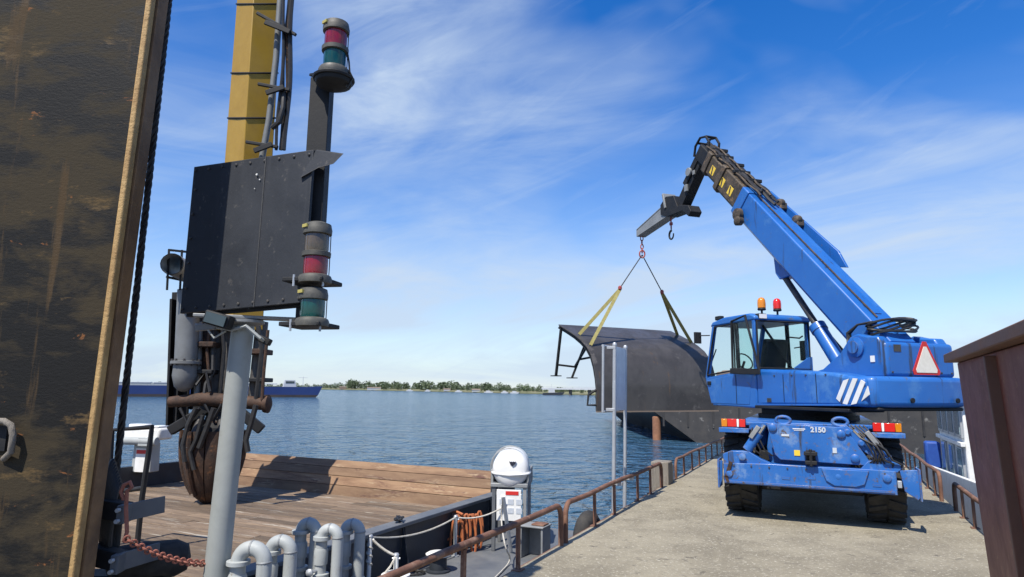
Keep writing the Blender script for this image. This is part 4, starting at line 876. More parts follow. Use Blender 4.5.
q = MB(); q.tube([at(124, 500, 4.4), at(121, 492, 4.4), at(124, 485, 4.4), at(130, 482, 4.4), at(132, 487, 4.4), at(127, 491, 4.4), at(126, 508, 4.4), at(127, 532, 4.4), at(124, 542, 4.4)], .013, 8); q.build('hook_rod', M['chain_rust'], gb)
q = MB(); c = at(158, 552, 4.9); q.lathe([(.0, -.3), (.11, -.28), (.13, -.1), (.13, .12), (.09, .2), (0, .22)], (c.x, c.y, c.z-.05), (.9, .4, 0), 16); q.build('rubber_fender', RB, gb)
q = MB(); q.box((c.x, c.y, (c.z-.15+SDZ)/2), (.16, .16, c.z-.15-SDZ)); q.build('fender_post', BS, gb, .01)
ch = thing('rusty_chain', 'pinkish rusty chain sagging from the guide bracket to the grey pole', 'chain', at(126, 538, 4.35))
ca_, cb_ = at(125, 538, 4.38), at(214, 563, 4.8); nl = 26
for k in range(nl):
    f = (k+.5)/nl; p = ca_.lerp(cb_, f)+V((0, 0, -.10*4*f*(1-f)*.5)); f2 = f+.01; p2 = ca_.lerp(cb_, f2)+V((0, 0, -.10*4*f2*(1-f2)*.5)); dx_ = (p2-p).normalized()
    sx_ = dx_.cross(V((0, 0, 1))).normalized(); sx_ = sx_ if k % 2 else dx_.cross(sx_); l_ = (cb_-ca_).length/nl
    q = MB(); q.tube([p+dx_*(l_*.78*math.cos(a_))+sx_*(.020*math.sin(a_)) for a_ in [i*math.pi/6 for i in range(12)]], .0075, 5, closed=True); q.build('link', M['chain_rust'], ch)

# signal mast: grey pole, black screen board, navigation lights
YM = 4.8
pb_, pt_ = at(216, 577, YM), at(244, 318, YM); du = (pt_-pb_).normalized(); base = pb_+du*((SDZ-pb_.z)/du.z)
mast = thing('signal_mast', 'grey pole carrying a black screen board and stacked navigation lights', 'mast', base)
q = MB(); q.tube([base, base.lerp(pt_, .5), pt_], [.088, .084, .080], 20); q.lathe([(.16, 0), (.16, .02)], base, n=16); pole = q.build('pole', M['pole_grey'], mast)
q = MB(); q.lathe([(.088, 0), (.15, .02), (.15, .04), (.06, .05)], pt_+V((0, 0, -.06)), n=20); q.build('pole_flange', M['grey_steel'], pole)
q = MB(); q.box(pt_+V((.05, -.03, .0)), (.75, .10, .025), Matrix.Rotation(R(18), 3, 'Z')); q.build('bracket', M['grey_steel'], mast, .005)
bL0, bL1 = at(197, 168, YM+.10), at(183, 314, YM+.10); bR0, bR1 = at(316, 151, YM-.28), at(305, 303, YM-.28)
bM0, bM1 = bL0, bL1
def quad_slab(a_, b_, c_, d_, th, name, m_, par, bev=.004):
    nn = (V(b_)-V(a_)).cross(V(d_)-V(a_)).normalized(); q = MB(); q.prism([a_, b_, c_, d_], nn*th); return q.build(name, m_, par, bev)
quad_slab(bL0, bR0, bR1, bL1, -.03, 'screen_board', M['board_grey'], mast)
for a_, b_ in ((bM0, bR0), (bM1, bR1)):
    q = MB(); q.bar(a_.lerp(b_, .02)+V((0, .05, 0)), b_+V((0, .05, 0)), .04, .04); q.build('stiffener', BS, mast)
for (tx_, ty_) in [(i/8, .03) for i in range(9)]+[(i/8, .97) for i in range(9)]+[(.015, j/6) for j in range(1, 6)]:
    p = bL0.lerp(bR0, .02+.95*tx_).lerp(bL1.lerp(bR1, .02+.95*tx_), ty_); nn_ = (bR0-bL0).cross(bL1-bL0).normalized(); nn_ = nn_ if nn_.y < 0 else -nn_
    q = MB(); q.lathe([(.011, 0), (.011, .007), (.006, .009)], p+nn_*.0305, nn_, 6); q.build('bolt', M['dark_metal'], mast)
q = MB(); q.bar(bL0.lerp(bR0, .62)+V((-.008, -.031, 0)), bL1.lerp(bR1, .62)+V((-.008, -.031, 0)), .007, .007); q.build('weld_seam', M['board_grey'], mast)
# small bright scuffs and a weld frame on the board
q = MB()
for (xa, ya), (xb, yb) in (((225, 309), (233, 298)), ((233, 298), (241, 298)), ((241, 298), (249, 309))):
    f = lambda x_, y_: at(x_, y_, YM-.28*((x_-213)/94.)-.025)
    q.bar(f(xa, ya), f(xb, yb), .006, .006)
q.build('weld_frame', M['board_grey'], mast)
for (xs_, ys_, rs_) in ((260, 176, .009), (263, 181, .006), (258, 190, .004), (281, 262, .004)):
    c = at(xs_, ys_, YM-.28*((xs_-190)/119.)+.045); q = MB(); q.lathe([(rs_, 0), (rs_*.8, .004), (0, .005)], c+V((-.012, -.032, 0)), (-.33, -.94, 0), 9); q.build('paint_splash', M['white_paint'], mast)
# flat-bar upright with the upper light
uT, uB = at(321, 78, YM-.20), at(306, 322, YM-.20)
q = MB(); q.bar(uB, uT, .15, .03, (0, 1, 0)); up_ = q.build('upright', BS, mast, .004)
q = MB(); q.bar(uB+V((.06, .06, 0)), uT+V((.06, .06, 0)), .02, .12, (0, 1, 0)); q.build('upright_web', BS, up_)
g0, g1, g2 = at(300, 172, YM-.3), at(318, 149, YM-.3), at(343, 155, YM-.46)
q = MB(); q.prism([at(300, 178, YM-.30), at(316, 150, YM-.30), at(343, 154, YM-.42), at(333, 164, YM-.40), at(318, 168, YM-.34)], (.0, .02, .012)); q.build('gusset', M['board_grey'], mast, .003)
def navlight(c, tiers, r, name_lab):
    c = V(c); q = MB(); lens = []; rings = []
    q.lathe([(r*1.25, -.03), (r*1.3, 0), (r*1.2, .02), (r*.95, .03)], c, n=24); h = .03
    for mm in tiers:
        lens.append((h, mm)); h += .125; rings.append(h); h += .034
    o = q.build('navigation_light', M['lamp_housing'], mast)
    for i_, h_ in enumerate(rings):
        q = MB(); q.lathe([(r*.98, h_-.003), (r*1.1, h_), (r*1.12, h_+.03)]+([(r*1.0, h_+.034)] if i_ < len(rings)-1 else [(r*1.08, h_+.045), (r*1.02, h_+.07), (r*.6, h_+.085), (.0, h_+.09)]), c, n=24); q.build('collar' if i_ < len(rings)-1 else 'cap', M['lamp_housing'], o)
    for hh, mm in lens:
        q = MB(); q.lathe([(r*.9, hh), (r*.93, hh+.02), (r*.93, hh+.105), (r*.9, hh+.125)], c, n=28); q.build('lens', M[mm], o)
        q = MB(); q.lathe([(r*.34, hh), (r*.34, hh+.12)], c, n=10); q.build('bulb', M['lens_white'], o)
        for a_ in (.2, 2.6):
            q = MB(); q.cyl(c+V((r*1.03*math.cos(a_), r*1.03*math.sin(a_), hh-.01)), c+V((r*1.03*math.cos(a_), r*1.03*math.sin(a_), hh+.14)), .0035, n=6); q.build('guard_rod', M['dark_metal'], o)
    q2 = MB(); q2.box(c+V((-r*.75, -r*.85, h+.012)), (.055, .012, .022), Matrix.Rotation(R(-40), 3, 'Z')); q2.build('label_plate', M['brass_label'], o)
    return o
navlight(at(334, 72, YM-.35), ('lens_green', 'lens_red'), .088, '')
navlight(at(315, 279, YM-.45), ('lens_red', 'lens_smoke'), .088, '')
navlight(at(312, 322, YM-.45), ('lens_green',), .088, '')
q = MB(); c = at(334, 76, YM-.33); q.lathe([(.15, 0), (.155, .02), (.13, .03)], c-V((0, 0, .04)), n=18); q.lathe([(.05, -.09), (.13, -.05), (.14, -.02)], c-V((0, 0, .02)), n=18); q.bar(uT+V((0, 0, -.01)), c+V((0, 0, -.01)), .2, .02); q.build('lamp_bracket', BS, mast, .004)
for (x0, y0) in ((315, 281), (312, 325)):
    c = at(x0, y0, YM-.42); q = MB(); q.box(c+V((-.03, .05, 0)), (.30, .30, .03), Matrix.Rotation(R(-12), 3, 'Z')); br = q.build('lamp_shelf', BS, mast, .006)
    for dx_ in (-.12, .08):
        q = MB(); q.cyl(c+V((dx_, -.08, -.05)), c+V((dx_, -.08, .03)), .008, n=6); q.build('bolt', M['galv'], br)
q = MB(); q.tube([at(347, 50, YM-.35), at(349, 62, YM-.35), at(350, 76, YM-.35), at(346, 86, YM-.35), at(338, 87, YM-.34), at(330, 85, YM-.3)], .007, 6); q.tube([at(349, 70, YM-.36), at(353, 78, YM-.36), at(347, 88, YM-.35)], .006, 6); q.build('lamp_cable', M['hose_black'], mast)
q = MB(); fl = at(219, 320, YM-.2); q.box(fl, (.19, .10, .10), Matrix.Rotation(R(15), 3, 'Y')); q.build('floodlight', BS, mast, .012)
q = MB(); q.box(fl+V((0, -.06, 0)), (.15, .012, .075), Matrix.Rotation(R(15), 3, 'Y')); q.build('floodlight_glass', M['glass_window'], mast)
q = MB(); q.tube([at(196, 325, YM), at(215, 327, YM-.05), at(232, 330, YM-.1), at(246, 326, YM-.12), at(260, 338, YM-.1), at(266, 343, YM)], .014, 6); q.tube([at(208, 330, YM-.1), at(214, 338, YM-.1), at(226, 331, YM-.1)], .008, 6); q.build('cable', M['grey_paint'], mast)
q = MB(); c = at(264, 340, YM-.02); q.box(c, (.11, .06, .05), Matrix.Rotation(R(25), 3, 'Y')); q.build('junction_box', BS, mast, .008)
q = MB(); q.bar(at(196, 328, YM-.02), at(216, 326, YM-.06), .03, .05); q.build('clip_bracket', M['grey_steel'], mast, .003)

# dredging grab on its yellow arm
YG = 12.2
gp_ = gz(214, 503, BZ+.005); foot = V((gp_.x, gp_.y, BZ+.005)); YG = foot.y
ga = thing('dredging_grab', 'yellow box arm with hoses carrying a closed rusty grab on the timber deck', 'grab', foot)
def G(x_, y_, dy=0): return at(x_, y_, YG+dy)
# yellow column: left face and right face, five-sided
def col_pts(y_): f = (y_+40)/210.; return (G(240-16*f, y_, 0), G(256-13.5*f, y_, -.42), G(284-12*f, y_, -.05), G(276-12*f, y_, .5), G(247-14*f, y_, .5))
q = MB(); top_, bot_ = col_pts(-60), col_pts(330); a_ = [q.pt(p) for p in top_]; b_ = [q.pt(p) for p in bot_]
q.face(a_); q.face(b_[::-1])
for i in range(5): q.face((a_[i], a_[(i+1) % 5], b_[(i+1) % 5], b_[i]))
q.build('arm', M['yellow_paint'], ga, .015)
for yy in (4, 73, 118):
    q = MB(); pp_ = col_pts(yy); cen = sum(pp_, V((0, 0, 0)))/5; q.tube([cen+(p-cen)*1.015+V((0, 0, 0)) for p in pp_], .018, 6, closed=True); q.build('strap', BS, ga)
q = MB(); q.tube([G(283, -40, -.35), G(276, 60, -.35), G(269, 120, -.35), G(262, 158, -.35), G(252, 260, -.35)], .062, 14); q.build('pipe', M['accumulator_grey'], ga)
for k, (xo, mm, r_) in enumerate(((6, 'hose_black', .035), (9, 'rust_heavy', .03), (11, 'hose_black', .045), (3, 'hose_black', .03))):
    q = MB(); q.tube([G(284+xo-10*f+1.5*math.sin(f*9+k), -40+190*f, -.42-.03*k) for f in [i/14 for i in range(15)]], r_, 6); q.build('hose', M[mm], ga)
q = MB(); q.tube([G(284, 92, -.5), G(283, 108, -.55), G(279, 122, -.55), G(272, 128, -.5)], .05, 8); q.build('hose', M['hose_black'], ga)
for (xa, ya), (xb, yb) in (((257, 13), (296, 35)), ((258, 84), (290, 90)), ((246, 142), (278, 147))):
    q = MB(); q.bar(G(xa, ya, -.55), G(xb, yb, -.55), .06, .06); q.bar(G(xa+8, ya+9, -.6), G(xb-6, yb-3, -.6), .05, .10); q.build('pipe_clamp', BS, ga, .01)
# lower carriage
q = MB(); q.bar(G(176, 300, .3), G(172, 425, .3), .05, .40, (0, 1, 0)); q.bar(G(187, 290, .28), G(180, 425, .28), .04, .35, (0, 1, 0)); q.bar(G(183, 292, .3), G(177, 425, .3), .42, .05, (0, 1, 0)); q.build('guide_beam', BS, ga, .01)
q = MB(); q.tube([G(189, 290, -.3), G(186, 364, -.3)], .20, 18); q.lathe([(.20, .06), (.27, .05), (.27, 0), (.21, -.01), (.22, -.22), (.17, -.42), (.08, -.5), (0, -.52)], G(186, 364, -.3), n=18); cyl_ = q.build('accumulator', M['accumulator_grey'], ga)
for k in range(10):
    a_ = k*math.pi/5; q = MB(); c = G(186, 364, -.3)+V((.24*math.cos(a_), .24*math.sin(a_), -.03)); q.cyl(c, c+V((0, 0, .12)), .022, n=6); q.build('bolt', M['dark_metal'], cyl_)
for (xa, ya, xb, yb, r_, mm) in ((206, 320, 203, 400, .12, 'rust_heavy'), (218, 318, 214, 402, .13, 'dark_metal'), (262, 322, 254, 402, .12, 'dark_metal'), (232, 320, 228, 402, .14, 'dark_metal')):
    q = MB(); q.tube([G(xa, ya, .1), G(xb, yb, .05)], r_, 12); q.build('riser_pipe', M[mm], ga)
q = MB(); q.bar(G(226, 312, .45), G(217, 410, .45), 1.05, .15, (0, 1, 0)); q.build('carriage_plate', BS, ga, .02)
q = MB(); q.tube([G(170, 402, -.25), G(205, 399, -.30), G(267, 404, -.2)], [.10, .13, .12], 14); q.lathe([(.05, -.08), (.16, -.03), (.17, .05), (.06, .1)], G(266, 404, -.2), (1, 0, 0), 12); q.build('cross_shaft', M['rust_heavy'], ga)
for (xa, ya, xb, yb) in ((170, 431, 208, 408), (235, 408, 262, 430)):
    q = MB(); q.bar(G(xa, ya, -.35), G(xb, yb, -.25), .16, .18); q.build('strut', BS, ga, .02)
q = MB(); q.tube([G(214, 330, -.15), G(213, 372, -.2), G(206, 384, -.3), G(204, 398, -.35)], .04, 6); q.tube([G(196, 385, -.4), G(206, 372, -.3), G(210, 392, -.4)], .03, 6); q.build('hose', M['hose_black'], ga)
for k, (pts_, r_, mm) in enumerate((([(200, 322), (199, 360), (197, 396)], .05, 'grey_steel'), ([(222, 320), (224, 350), (220, 395)], .035, 'hose_black'), ([(210, 326), (207, 350), (211, 398)], .03, 'rust_heavy'),
        ([(258, 326), (262, 350), (256, 400)], .045, 'hose_black'), ([(268, 330), (264, 370), (262, 400)], .03, 'rust_heavy'), ([(205, 404), (213, 420), (222, 404)], .03, 'hose_black'), ([(180, 408), (188, 424), (200, 408)], .03, 'hose_black'))):
    q = MB(); q.tube([G(x_, y_, -.12-.05*k) for x_, y_ in pts_], r_, 7); q.build('hose' if mm == 'hose_black' else 'riser_pipe', M[mm], ga)
for k, (x_, y_, ww, hh_) in enumerate(((206, 345, .5, .10), (206, 372, .45, .08), (258, 352, .4, .10), (258, 380, .4, .08), (212, 425, .5, .16))):
    q = MB(); q.box(G(x_, y_, -.05), (ww, .5, hh_)); q.build('carriage_clamp', BS if k % 2 else M['rust_heavy'], ga, .015)
# outlet pipe with little guard rail
q = MB(); q.tube([G(172, 264, -.9), G(190, 274, .3)], .20, 18, caps=False); q.tube([G(172, 264, -.9), G(190, 274, .3)], .185, 18, caps=False); q.build('outlet_pipe', M['grey_steel'], ga)
q = MB(); q.tube([G(169, 250, -.7), G(188, 252, .2)], .025, 6); q.tube([G(167, 277, -.7), G(186, 281, .2)], .025, 6)
for x_ in (167, 180): q.tube([G(x_+2, 250, -.7), G(x_, 290, -.7)], .02, 6)
q.build('outlet_guard', BS, ga)
q = MB(); q.bar(G(186, 285, .3), G(210, 285, .4), .15, .25); q.build('outlet_support', BS, ga)
# grab body and shells
gc = foot+V((0, .0, .05)); hh = (G(214, 430).z-foot.z)
q = MB(); q.lathe([(.16, hh+.62), (.20, hh+.40), (.24, hh+.2), (.42, hh+.06), (.45, hh-.12), (.30, hh-.25)], (foot.x-.04, foot.y, foot.z), n=18); q.build('grab_head', BS, ga)
RG = .52
for k in range(6):
    a0 = k*math.pi/3+.15
    def shell(u_, v_, a0=a0):
        ang = a0+(u_-.5)*(1.0); z_ = hh*(1-v_); rr_ = RG*(1-.02)*math.sqrt(max(0.004, 1-(max(0, v_-.18)/.84)**2.2))*(0.93+.07*math.cos(v_*2)); bul = 1+.05*math.sin(u_*math.pi)
        return V((foot.x-.10+rr_*bul*math.cos(ang), foot.y+rr_*bul*math.sin(ang), foot.z+z_+.0))
    def shn(u_, v_, a0=a0): ang = a0+(u_-.5)*.8; return V((math.cos(ang), math.sin(ang), -.2*v_)).normalized()
    q = MB(); q.sheet(shell, 6, 14, .04, shn); sh_ = q.build('grab_shell', M['rust_heavy'], ga, sm=50)
    q = MB(); q.tube([shell(.5, v_)+shn(.5, v_)*.03 for v_ in [i/8 for i in range(8)]], [.05, .055, .05, .05, .045, .04, .035, .03], 6); q.build('shell_rib', M['rust_heavy'], sh_)
    p1 = V((foot.x-.10+.34*math.cos(a0), foot.y+.34*math.sin(a0), foot.z+hh+.25)); p2 = shell(.5, .22)+shn(.5, .2)*.05
    q = MB(); q.cyl(p1, p1.lerp(p2, .6), .06, n=10); q.cyl(p1.lerp(p2, .6), p2, .035, n=10); q.build('shell_cylinder', M['dark_metal'], ga)
for (pts_, r_) in (([(196, 408), (188, 425), (183, 445), (185, 462)], .045), ([(256, 405), (252, 420), (246, 440), (248, 452)], .05), ([(203, 415), (196, 440), (190, 452), (194, 470)], .04), ([(214, 408), (206, 430), (199, 448)], .05)):
    q = MB(); q.tube([G(x_, y_, -.55) for x_, y_ in pts_], r_, 7); q.build('hose', M['hose_black'], ga)
q = MB(); q.bar(G(226, 402, 0), (foot.x-.10, foot.y, foot.z+hh+.55), .30, .30, (0, 1, 0)); q.build('swivel', BS, ga, .03)

# gooseneck vents
vents = [(239, 265, 540, 4.75, .052, 'leftmost grey gooseneck vent pipe, right beside the grey pole'),
         (271, 291, 534, 5.0, .048, 'second grey gooseneck vent pipe from the grey pole'),
         (301, 316, 517, 5.45, .046, 'tallest grey gooseneck vent pipe, in the middle of the five'),
         (322, 338, 523, 5.35, .044, 'grey gooseneck vent pipe, second from the right of the five'),
         (345, 360, 518, 5.75, .046, 'rightmost grey gooseneck vent pipe, nearest the black coaming')]
for xl, xr, yt, Y, r_, lab in vents:
    a_, b_ = at(xl, yt+14, Y), at(xr, yt+14, Y-.02); c = (a_+b_)/2; rad = (b_-a_).length/2; top_z = at((xl+xr)/2, yt, Y).z-r_; zc = top_z-rad
    t = thing('gooseneck_vent', lab, 'vent pipe', (a_.x, a_.y, SDZ), 0, 'gooseneck vent pipes on the barge side deck')
    ex = (b_-a_).normalized(); ex = V((ex.x, ex.y, 0)).normalized()
    base_l, base_r = V((a_.x, a_.y, 0)), V((a_.x, a_.y, 0))+ex*2*rad
    pts = [base_l+V((0, 0, SDZ))]+[base_l+ex*(rad-rad*math.cos(g))+V((0, 0, zc+rad*math.sin(g))) for g in [k*math.pi/14 for k in range(15)]]+[base_r+V((0, 0, zc-.42))]
    q = MB(); q.tube(pts, r_, 16); q.build('pipe', M['grey_paint'], t)
    for zf in (zc-.02, zc-.30):
        q = MB(); q.lathe([(r_, 0), (r_*1.55, .004), (r_*1.55, .03), (r_, .034)], base_l+V((0, 0, zf)), n=18); q.build('flange', M['grey_paint'], t)
    q = MB(); q.lathe([(r_*1.2, 0), (r_*1.25, .1), (r_*1.1, .12)], base_l+V((0, 0, zc-.20)), n=16); q.build('sleeve', M['grey_paint'], t)
    q = MB(); q.lathe([(r_, 0), (r_*1.35, .01), (r_*1.4, .12), (r_*1.2, .14)], base_r+V((0, 0, zc-.5)), n=16); q.build('vent_head', M['grey_paint'], t)
    for g in (0.02, .5, .98):
        gg = g*math.pi; cpt = base_l+ex*(rad-rad*math.cos(gg))+V((0, 0, zc+rad*math.sin(gg))); tg = (ex*math.sin(gg)+V((0, 0, math.cos(gg)))).normalized()
        q = MB(); q.lathe([(r_*.99, -.008), (r_*1.07, -.003), (r_*1.07, .003), (r_*.99, .008)], cpt, tg, 16); q.build('weld_ring', M['grey_steel'], t)
    q = MB(); hp = base_l+V((-.05, -.09, zc-.24)); q.tube([base_l+V((0, 0, zc-.24)), hp], .012, 6); q.lathe([(.028, 0), (.03, .02), (.01, .035)], hp, (-.3, -1, 0), 10); q.build('drain_valve', M['galv'], t)

# stanchions and bollards on the side deck
def deck(x_, y_): p = gz(x_, y_, SDZ); return p
def stan(xb, yb, ht, r_, lab, m_='white_paint', knob=True, leanv=(0, 0)):
    p = deck(xb, yb); t = thing('stanchion', lab, 'stanchion', p, 0, 'rope stanchions on the barge side deck')
    e_ = p+V((leanv[0], leanv[1], ht)); q = MB(); q.tube([p, e_], r_, 12); q.build('post', M[m_], t)
    q = MB(); q.lathe([(.06, 0), (.06, .012)], p, n=12); q.build('base_plate', M[m_], t)
    q = MB(); q.tube([e_+V((-.05, 0, -.03)), e_+V((.05, 0, -.03))], .012, 6); q.lathe([(r_, 0), (r_*1.25, .01), (r_*.9, .03)], e_, n=12); q.build('cross_pin', M['galv'], t)
    return e_
s1 = stan(368, 590, .62, .027, 'pale stanchion at the near end of the black coaming')
s2_ = stan(395, 590, .40, .03, 'short pale stanchion with white rope tied on, right of the coaming end')
s3_ = stan(455, 556, .55, .028, 'galvanised stanchion with orange hose hung over it', 'galv')
q = MB()
def sag(a_, b_, d_, n=16): return [a_.lerp(b_, i/n)+V((0, 0, -d_*4*(i/n)*(1-i/n))) for i in range(n+1)]
s4p = at(522, 492, 10.3)
q.tube(sag(s1, s3_, .10)+sag(s3_, s4p, .14)[1:], .012, 6); solo(q, 'white_rope', M['rope_white'], 'white rope slung along the black coaming to the life raft stand', 'rope', s1)
q = MB(); q.tube(sag(s1, s2_, .03), .016, 6); q.tube([s1+V((.02*math.cos(a_*1.0)*1.6, .03*math.sin(a_), -.04-.015*a_)) for a_ in [i*.5 for i in range(40)]], .012, 6)
q.tube([s2_, s2_+V((-.05, -.1, -.1)), s2_+V((-.2, -.35, -.28))], .013, 6)
solo(q, 'mooring_rope', M['rope_white'], 'knotted white rope between the two pale stanchions at the coaming end', 'rope', s1)
for x_, y_, lab in ((438, 563, 'white-capped dark bollard behind the railing, nearest the orange hose'), (395, 586, 'white-capped dark bollard behind the railing, beside the short stanchion')):
    p = deck(x_, y_+8); t = thing('bollard', lab, 'bollard', p, 0, 'white-capped bollards on the barge side deck')
    q = MB(); q.lathe([(.17, 0), (.17, .02), (.12, .03), (.115, .2)], p, n=22); q.build('body', M['hull_black'], t)
    q = MB(); q.lathe([(.115, .2), (.17, .205), (.175, .225), (.14, .245), (0, .25)], p, n=22); q.build('cap', M['white_paint'], t)
# orange hose
oc = s3_; q = MB(); rng2 = random.Random(2); pts = []
for k in range(7):
    c = oc+V((.06+.045*k, .10+.05*k, 0))
    ww = .035+.06*rng2.random(); dd_ = .34+.24*rng2.random(); c = c+V((rng2.uniform(-.05, .05), rng2.uniform(-.05, .05), rng2.uniform(-.01, .03)))
    pts += [c+V((-ww, 0, -dd_*.9)), c+V((-ww*.9, 0, -.15)), c+V((0, .02, .03)), c+V((ww*.9, .03, -.15)), c+V((ww, .03, -dd_)), c+V((.02+ww*.2, .05, -dd_-.07))]
def smooth_path(P_, it=2):
    for _ in range(it):
        Q = [P_[0]]
        for a_, b_ in zip(P_, P_[1:]): Q += [a_.lerp(b_, .25), a_.lerp(b_, .75)]
        P_ = Q+[P_[-1]]
    return P_
q.tube(smooth_path(pts), .019, 7); q.tube(smooth_path([oc+V((.1, .1, .02)), oc+V((-.05, .25, .05)), oc+V((-.22, .35, .05)), oc+V((-.32, .50, .03)), oc+V((-.10, .5, .04))]), .019, 7)
q.tube(smooth_path([oc+V((.05, .1, -.3)), oc+V((-.10, .12, -.32)), oc+V((-.22, .12, -.42)), oc+V((-.20, .05, -.50)), oc+V((-.05, .02, -.52))]), .019, 7)
solo(q, 'orange_hose', M['hose_orange'], 'orange hose hung in loops over the stanchion at the black coaming', 'hose', V((oc.x, oc.y, SDZ)))
q = MB(); c = FP @ V((-5.3, 7.45, .03)); q.tube(smooth_path([c+V((.02*math.sin(i*2.1)+.05*math.cos(i), .12*math.sin(i*1.3), .03+.02*math.sin(i*3))) for i in range(16)]), .013, 6)
c2 = c+V((.09, .0, 0)); q.tube(smooth_path([c, c2+V((0, 0, -.05)), c2+V((.01, .0, -.3)), c2+V((.03, .02, -.58))]), .013, 6)
q.tube(smooth_path([V((c2.x+.05, c2.y, SDZ+.02)) + V((.14*math.cos(i*.8)*(1+.1*i), .12*math.sin(i*.8), 0)) for i in range(14)]), .014, 6)
solo(q, 'black_rope', M['hose_black'], 'black rope knotted over the coaming and lying on the side deck', 'rope', V((c.x, c.y, SDZ)))
# life raft
rp = gz(509, 549, SDZ); YR = rp.y
rc = at(511, 468, YR); FR = frame(rc.x, rc.y, 8, 0)
crd = thing('raft_cradle', 'grey steel stand with white instruction board under the life raft', 'stand', (rc.x, rc.y, SDZ), -R(8))
zc = rc.z
for x_ in (-.24, .24):
    for y_ in (-.15, .45):
        q = MB(FR); q.box((x_, y_, (SDZ+zc-.2)/2), (.055, .055, zc-.2-SDZ)); q.build('leg', M['grey_steel'] if x_ > 0 else M['deck_steel'], crd, .005)
q = MB(FR); q.box((0, .15, zc-.24), (.58, .7, .06)); q.build('saddle', M['grey_steel'], crd, .01)
for x_ in (-.28, .28):
    q = MB(FR); q.prism([(x_-.02, -.12, zc-.24), (x_-.02, .42, zc-.24), (x_-.02, .42, zc), (x_-.02, -.12, zc-.02)], (.04, 0, 0)); q.build('side_cheek', M['grey_steel'], crd, .006)
q = MB(FR); q.box((-.0, -.20, zc-.53), (.38, .02, .46)); bd = q.build('instruction_board', M['white_paint'], crd, .004)
q = MB(FR); q.box((.05, -.213, zc-.35), (.20, .006, .055)); q.build('red_header', M['sign_red'], bd)
for i in range(3):
    for j in range(2):
        q = MB(FR); q.box((-.10+.13*i, -.213, zc-.48-.13*j), (.09, .006, .08)); q.build('pictogram', M['panel_back'], bd)
raft = thing('life_raft', 'white life raft canister with dark emblem on its end', 'life raft', (rc.x, rc.y, zc-.3), -R(8))
RR = .285
q = MB(FR); q.lathe([(.0, -.245), (.12, -.24), (.21, -.225), (.255, -.19), (.28, -.13), (RR, -.05), (RR, .6), (.26, .72), (.15, .78), (0, .8)], (0, 0, zc), (-.10, 1, 0), 36); sh1 = q.build('canister', M['white_plastic'], raft)
q = MB(FR); 

for sgn in (-1, 1):
    pr_ = [(.0, -.255), (.12, -.25), (.215, -.235), (.265, -.195), (.29, -.13), (.30, 0), (.30, .6)]
    q.tube([(-.10*h_+sgn*r_*.99, h_, zc-.05-.35*max(0, .12-abs(r_)*.3)*.6) for r_, h_ in pr_], .02, 7)
q.build('seam_flange', M['white_plastic'], raft)
q = MB(FR)
for y_ in (.05, .45): q.tube([(-.03-.1*y_+(RR+.012)*math.cos(g), y_, zc+(RR+.012)*math.sin(g)) for g in [k*math.pi/16 for k in range(32)]], .012, 6, closed=True)
q.build('strap', M['grey_steel'], raft)
q = MB(FR); ey, ez = -.256, zc+.10
q.prism([(.06+a_, ey, ez+b_) for a_, b_ in ((-.055, .03), (-.03, .02), (-.012, .03), (0, .015), (.012, .03), (.03, .02), (.055, .03), (.04, -.01), (.015, -.03), (0, -.045), (-.015, -.03), (-.04, -.01))], (0, .02, 0)); q.build('emblem', M['ink'], raft)
# boarding bar and white line in front of the raft
ba, bb_ = at(503, 496, YR-.9), gz(511, 552, SDZ)
q = MB(); q.tube([bb_, ba], .03, 10); q.tube([bb_.lerp(ba, .85)+V((-.05, 0, 0)), bb_.lerp(ba, .85)+V((.05, 0, 0))], .012, 6)
solo(q, 'leaning_bar', M['white_paint'], 'white tube leaning before the life raft instruction board', 'tube', bb_)
q = MB(); q.tube(smooth_path([ba+V((0, -.02, 0)), ba.lerp(bb_, .4)+V((-.08, -.05, 0)), at(505, 548, YR-1.4), gz(512, 560, SDZ+.02), gz(498, 575, SDZ+.02), gz(480, 592, SDZ+.02)]), .011, 6)
solo(q, 'thin_line', M['rope_white'], 'thin white line hanging from the leaning tube to the deck', 'rope', gz(480, 592, SDZ))
# grey box fitting at the barge edge
pg = gz(535, 557, SDZ); F = frame(pg.x, pg.y, 26, SDZ); t = thing('mooring_fitting', 'grey open steel box fitting on the barge edge beside the railing', 'fitting', pg, -R(26))
q = MB(F)
for x_ in (-.17, .17): q.box((x_, 0, .22), (.03, .30, .44))
q.box((0, .14, .22), (.31, .02, .44)); q.box((0, 0, .452), (.40, .34, .02)); q.build('frame', M['grey_steel'], t, .004)
q = MB(F); q.box((.08, .0, .475), (.2, .2, .02)); q.build('rust_pad', M['rail_rust'], t, .004)
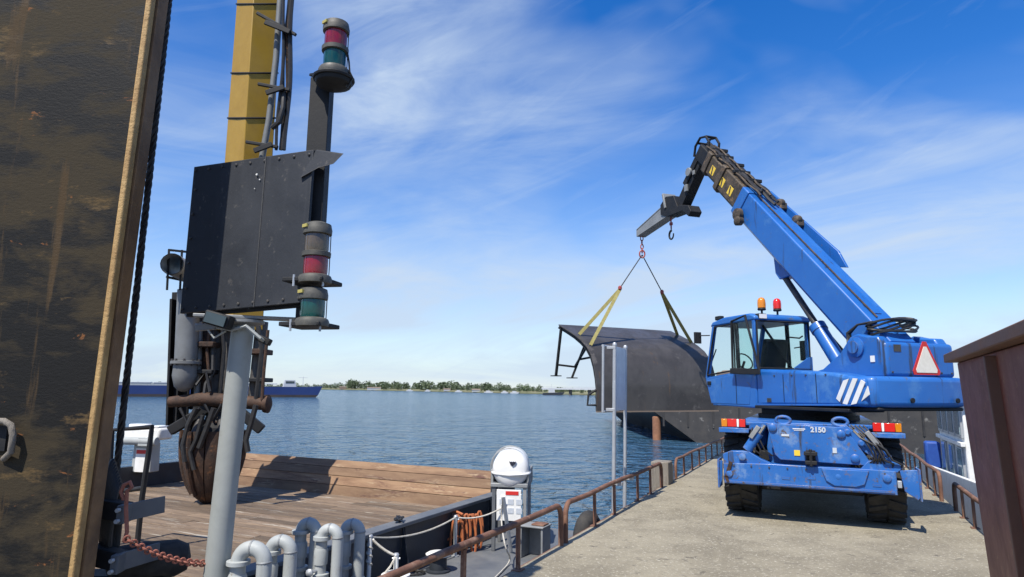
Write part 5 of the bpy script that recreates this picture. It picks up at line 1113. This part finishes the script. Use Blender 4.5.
# tyre fender hanging on the pier side behind the sign posts
pf_ = FP @ V((PL-.25, 9.0, -.28)); q = MB(FP); q.tube([(PL-.24, 9.05+.30*math.cos(g), -.32+.30*math.sin(g)) for g in [k*math.pi/12 for k in range(24)]], .12, 10, closed=True)
solo(q, 'tyre_fender', M['rubber'], 'black tyre fender on the pier side by the sign posts', 'fender', FP @ V((PL-.24, 9.05, -.7)))
# white davit unit on the far coaming, black guard frame
dv = gz(140, 474, -.05); FD = frame(dv.x, dv.y, 10, 0) @ Matrix.Scale(.78, 4); t = thing('white_davit', 'white machine unit with red and white notice on the far coaming', 'davit', (dv.x, dv.y, .0), -R(10))
sc_ = dv.y/FPX
q = MB(FD); q.prism([(-.30, 0, -.02), (.30, 0, -.02), (.27, 0, .75), (-.27, 0, .75)], (0, .35, 0)); q.build('pedestal', M['grey_paint'], t, .02)
q = MB(FD); q.box((0, -.012, .30), (.34, .02, .62)); nb = q.build('notice', M['white_paint'], t)
q = MB(FD); q.box((0, -.026, .52), (.30, .01, .10)); q.build('red_header', M['sign_red'], nb)
q = MB(FD); q.box((-.05, .15, 1.0), (1.25, .55, .32)); q.build('tank', M['white_paint'], t, .05)
q = MB(FD); q.cyl((-.5, -.16, .82), (.55, -.16, .82), .11, n=14); q.box((.2, -.1, .8), (.3, .3, .2)); q.build('drum', M['grey_paint'], t)
q = MB(FD); q.box((-.25, .15, 1.2), (.5, .3, .10)); q.box((.35, .1, 1.19), (.3, .4, .06)); q.build('cover', M['white_plastic'], t, .02)
YF = 9.0; ga_, gb_, gc_ = at(112, 430, YF), at(152, 428, YF-.3), at(142, 500, YF-.3)
base_ = V((gc_.x, gc_.y, BZ)); q = MB(); q.tube([at(108, 505, YF), at(112, 430, YF), at(152, 427, YF-.3), at(149, 450, YF-.3), at(142, 498, YF-.3), V((at(141, 505, YF-.3).x, at(141, 505, YF-.3).y, BZ))], .035, 8); q.tube([at(110, 493, YF), at(143, 488, YF-.3)], .03, 8)
q.tube([at(108, 505, YF), V((at(108, 505, YF).x, at(108, 505, YF).y, BZ))], .035, 8)
solo(q, 'guard_frame', M['black_steel'], 'thin black pipe guard frame on the timber deck right of the rope', 'guard', base_)
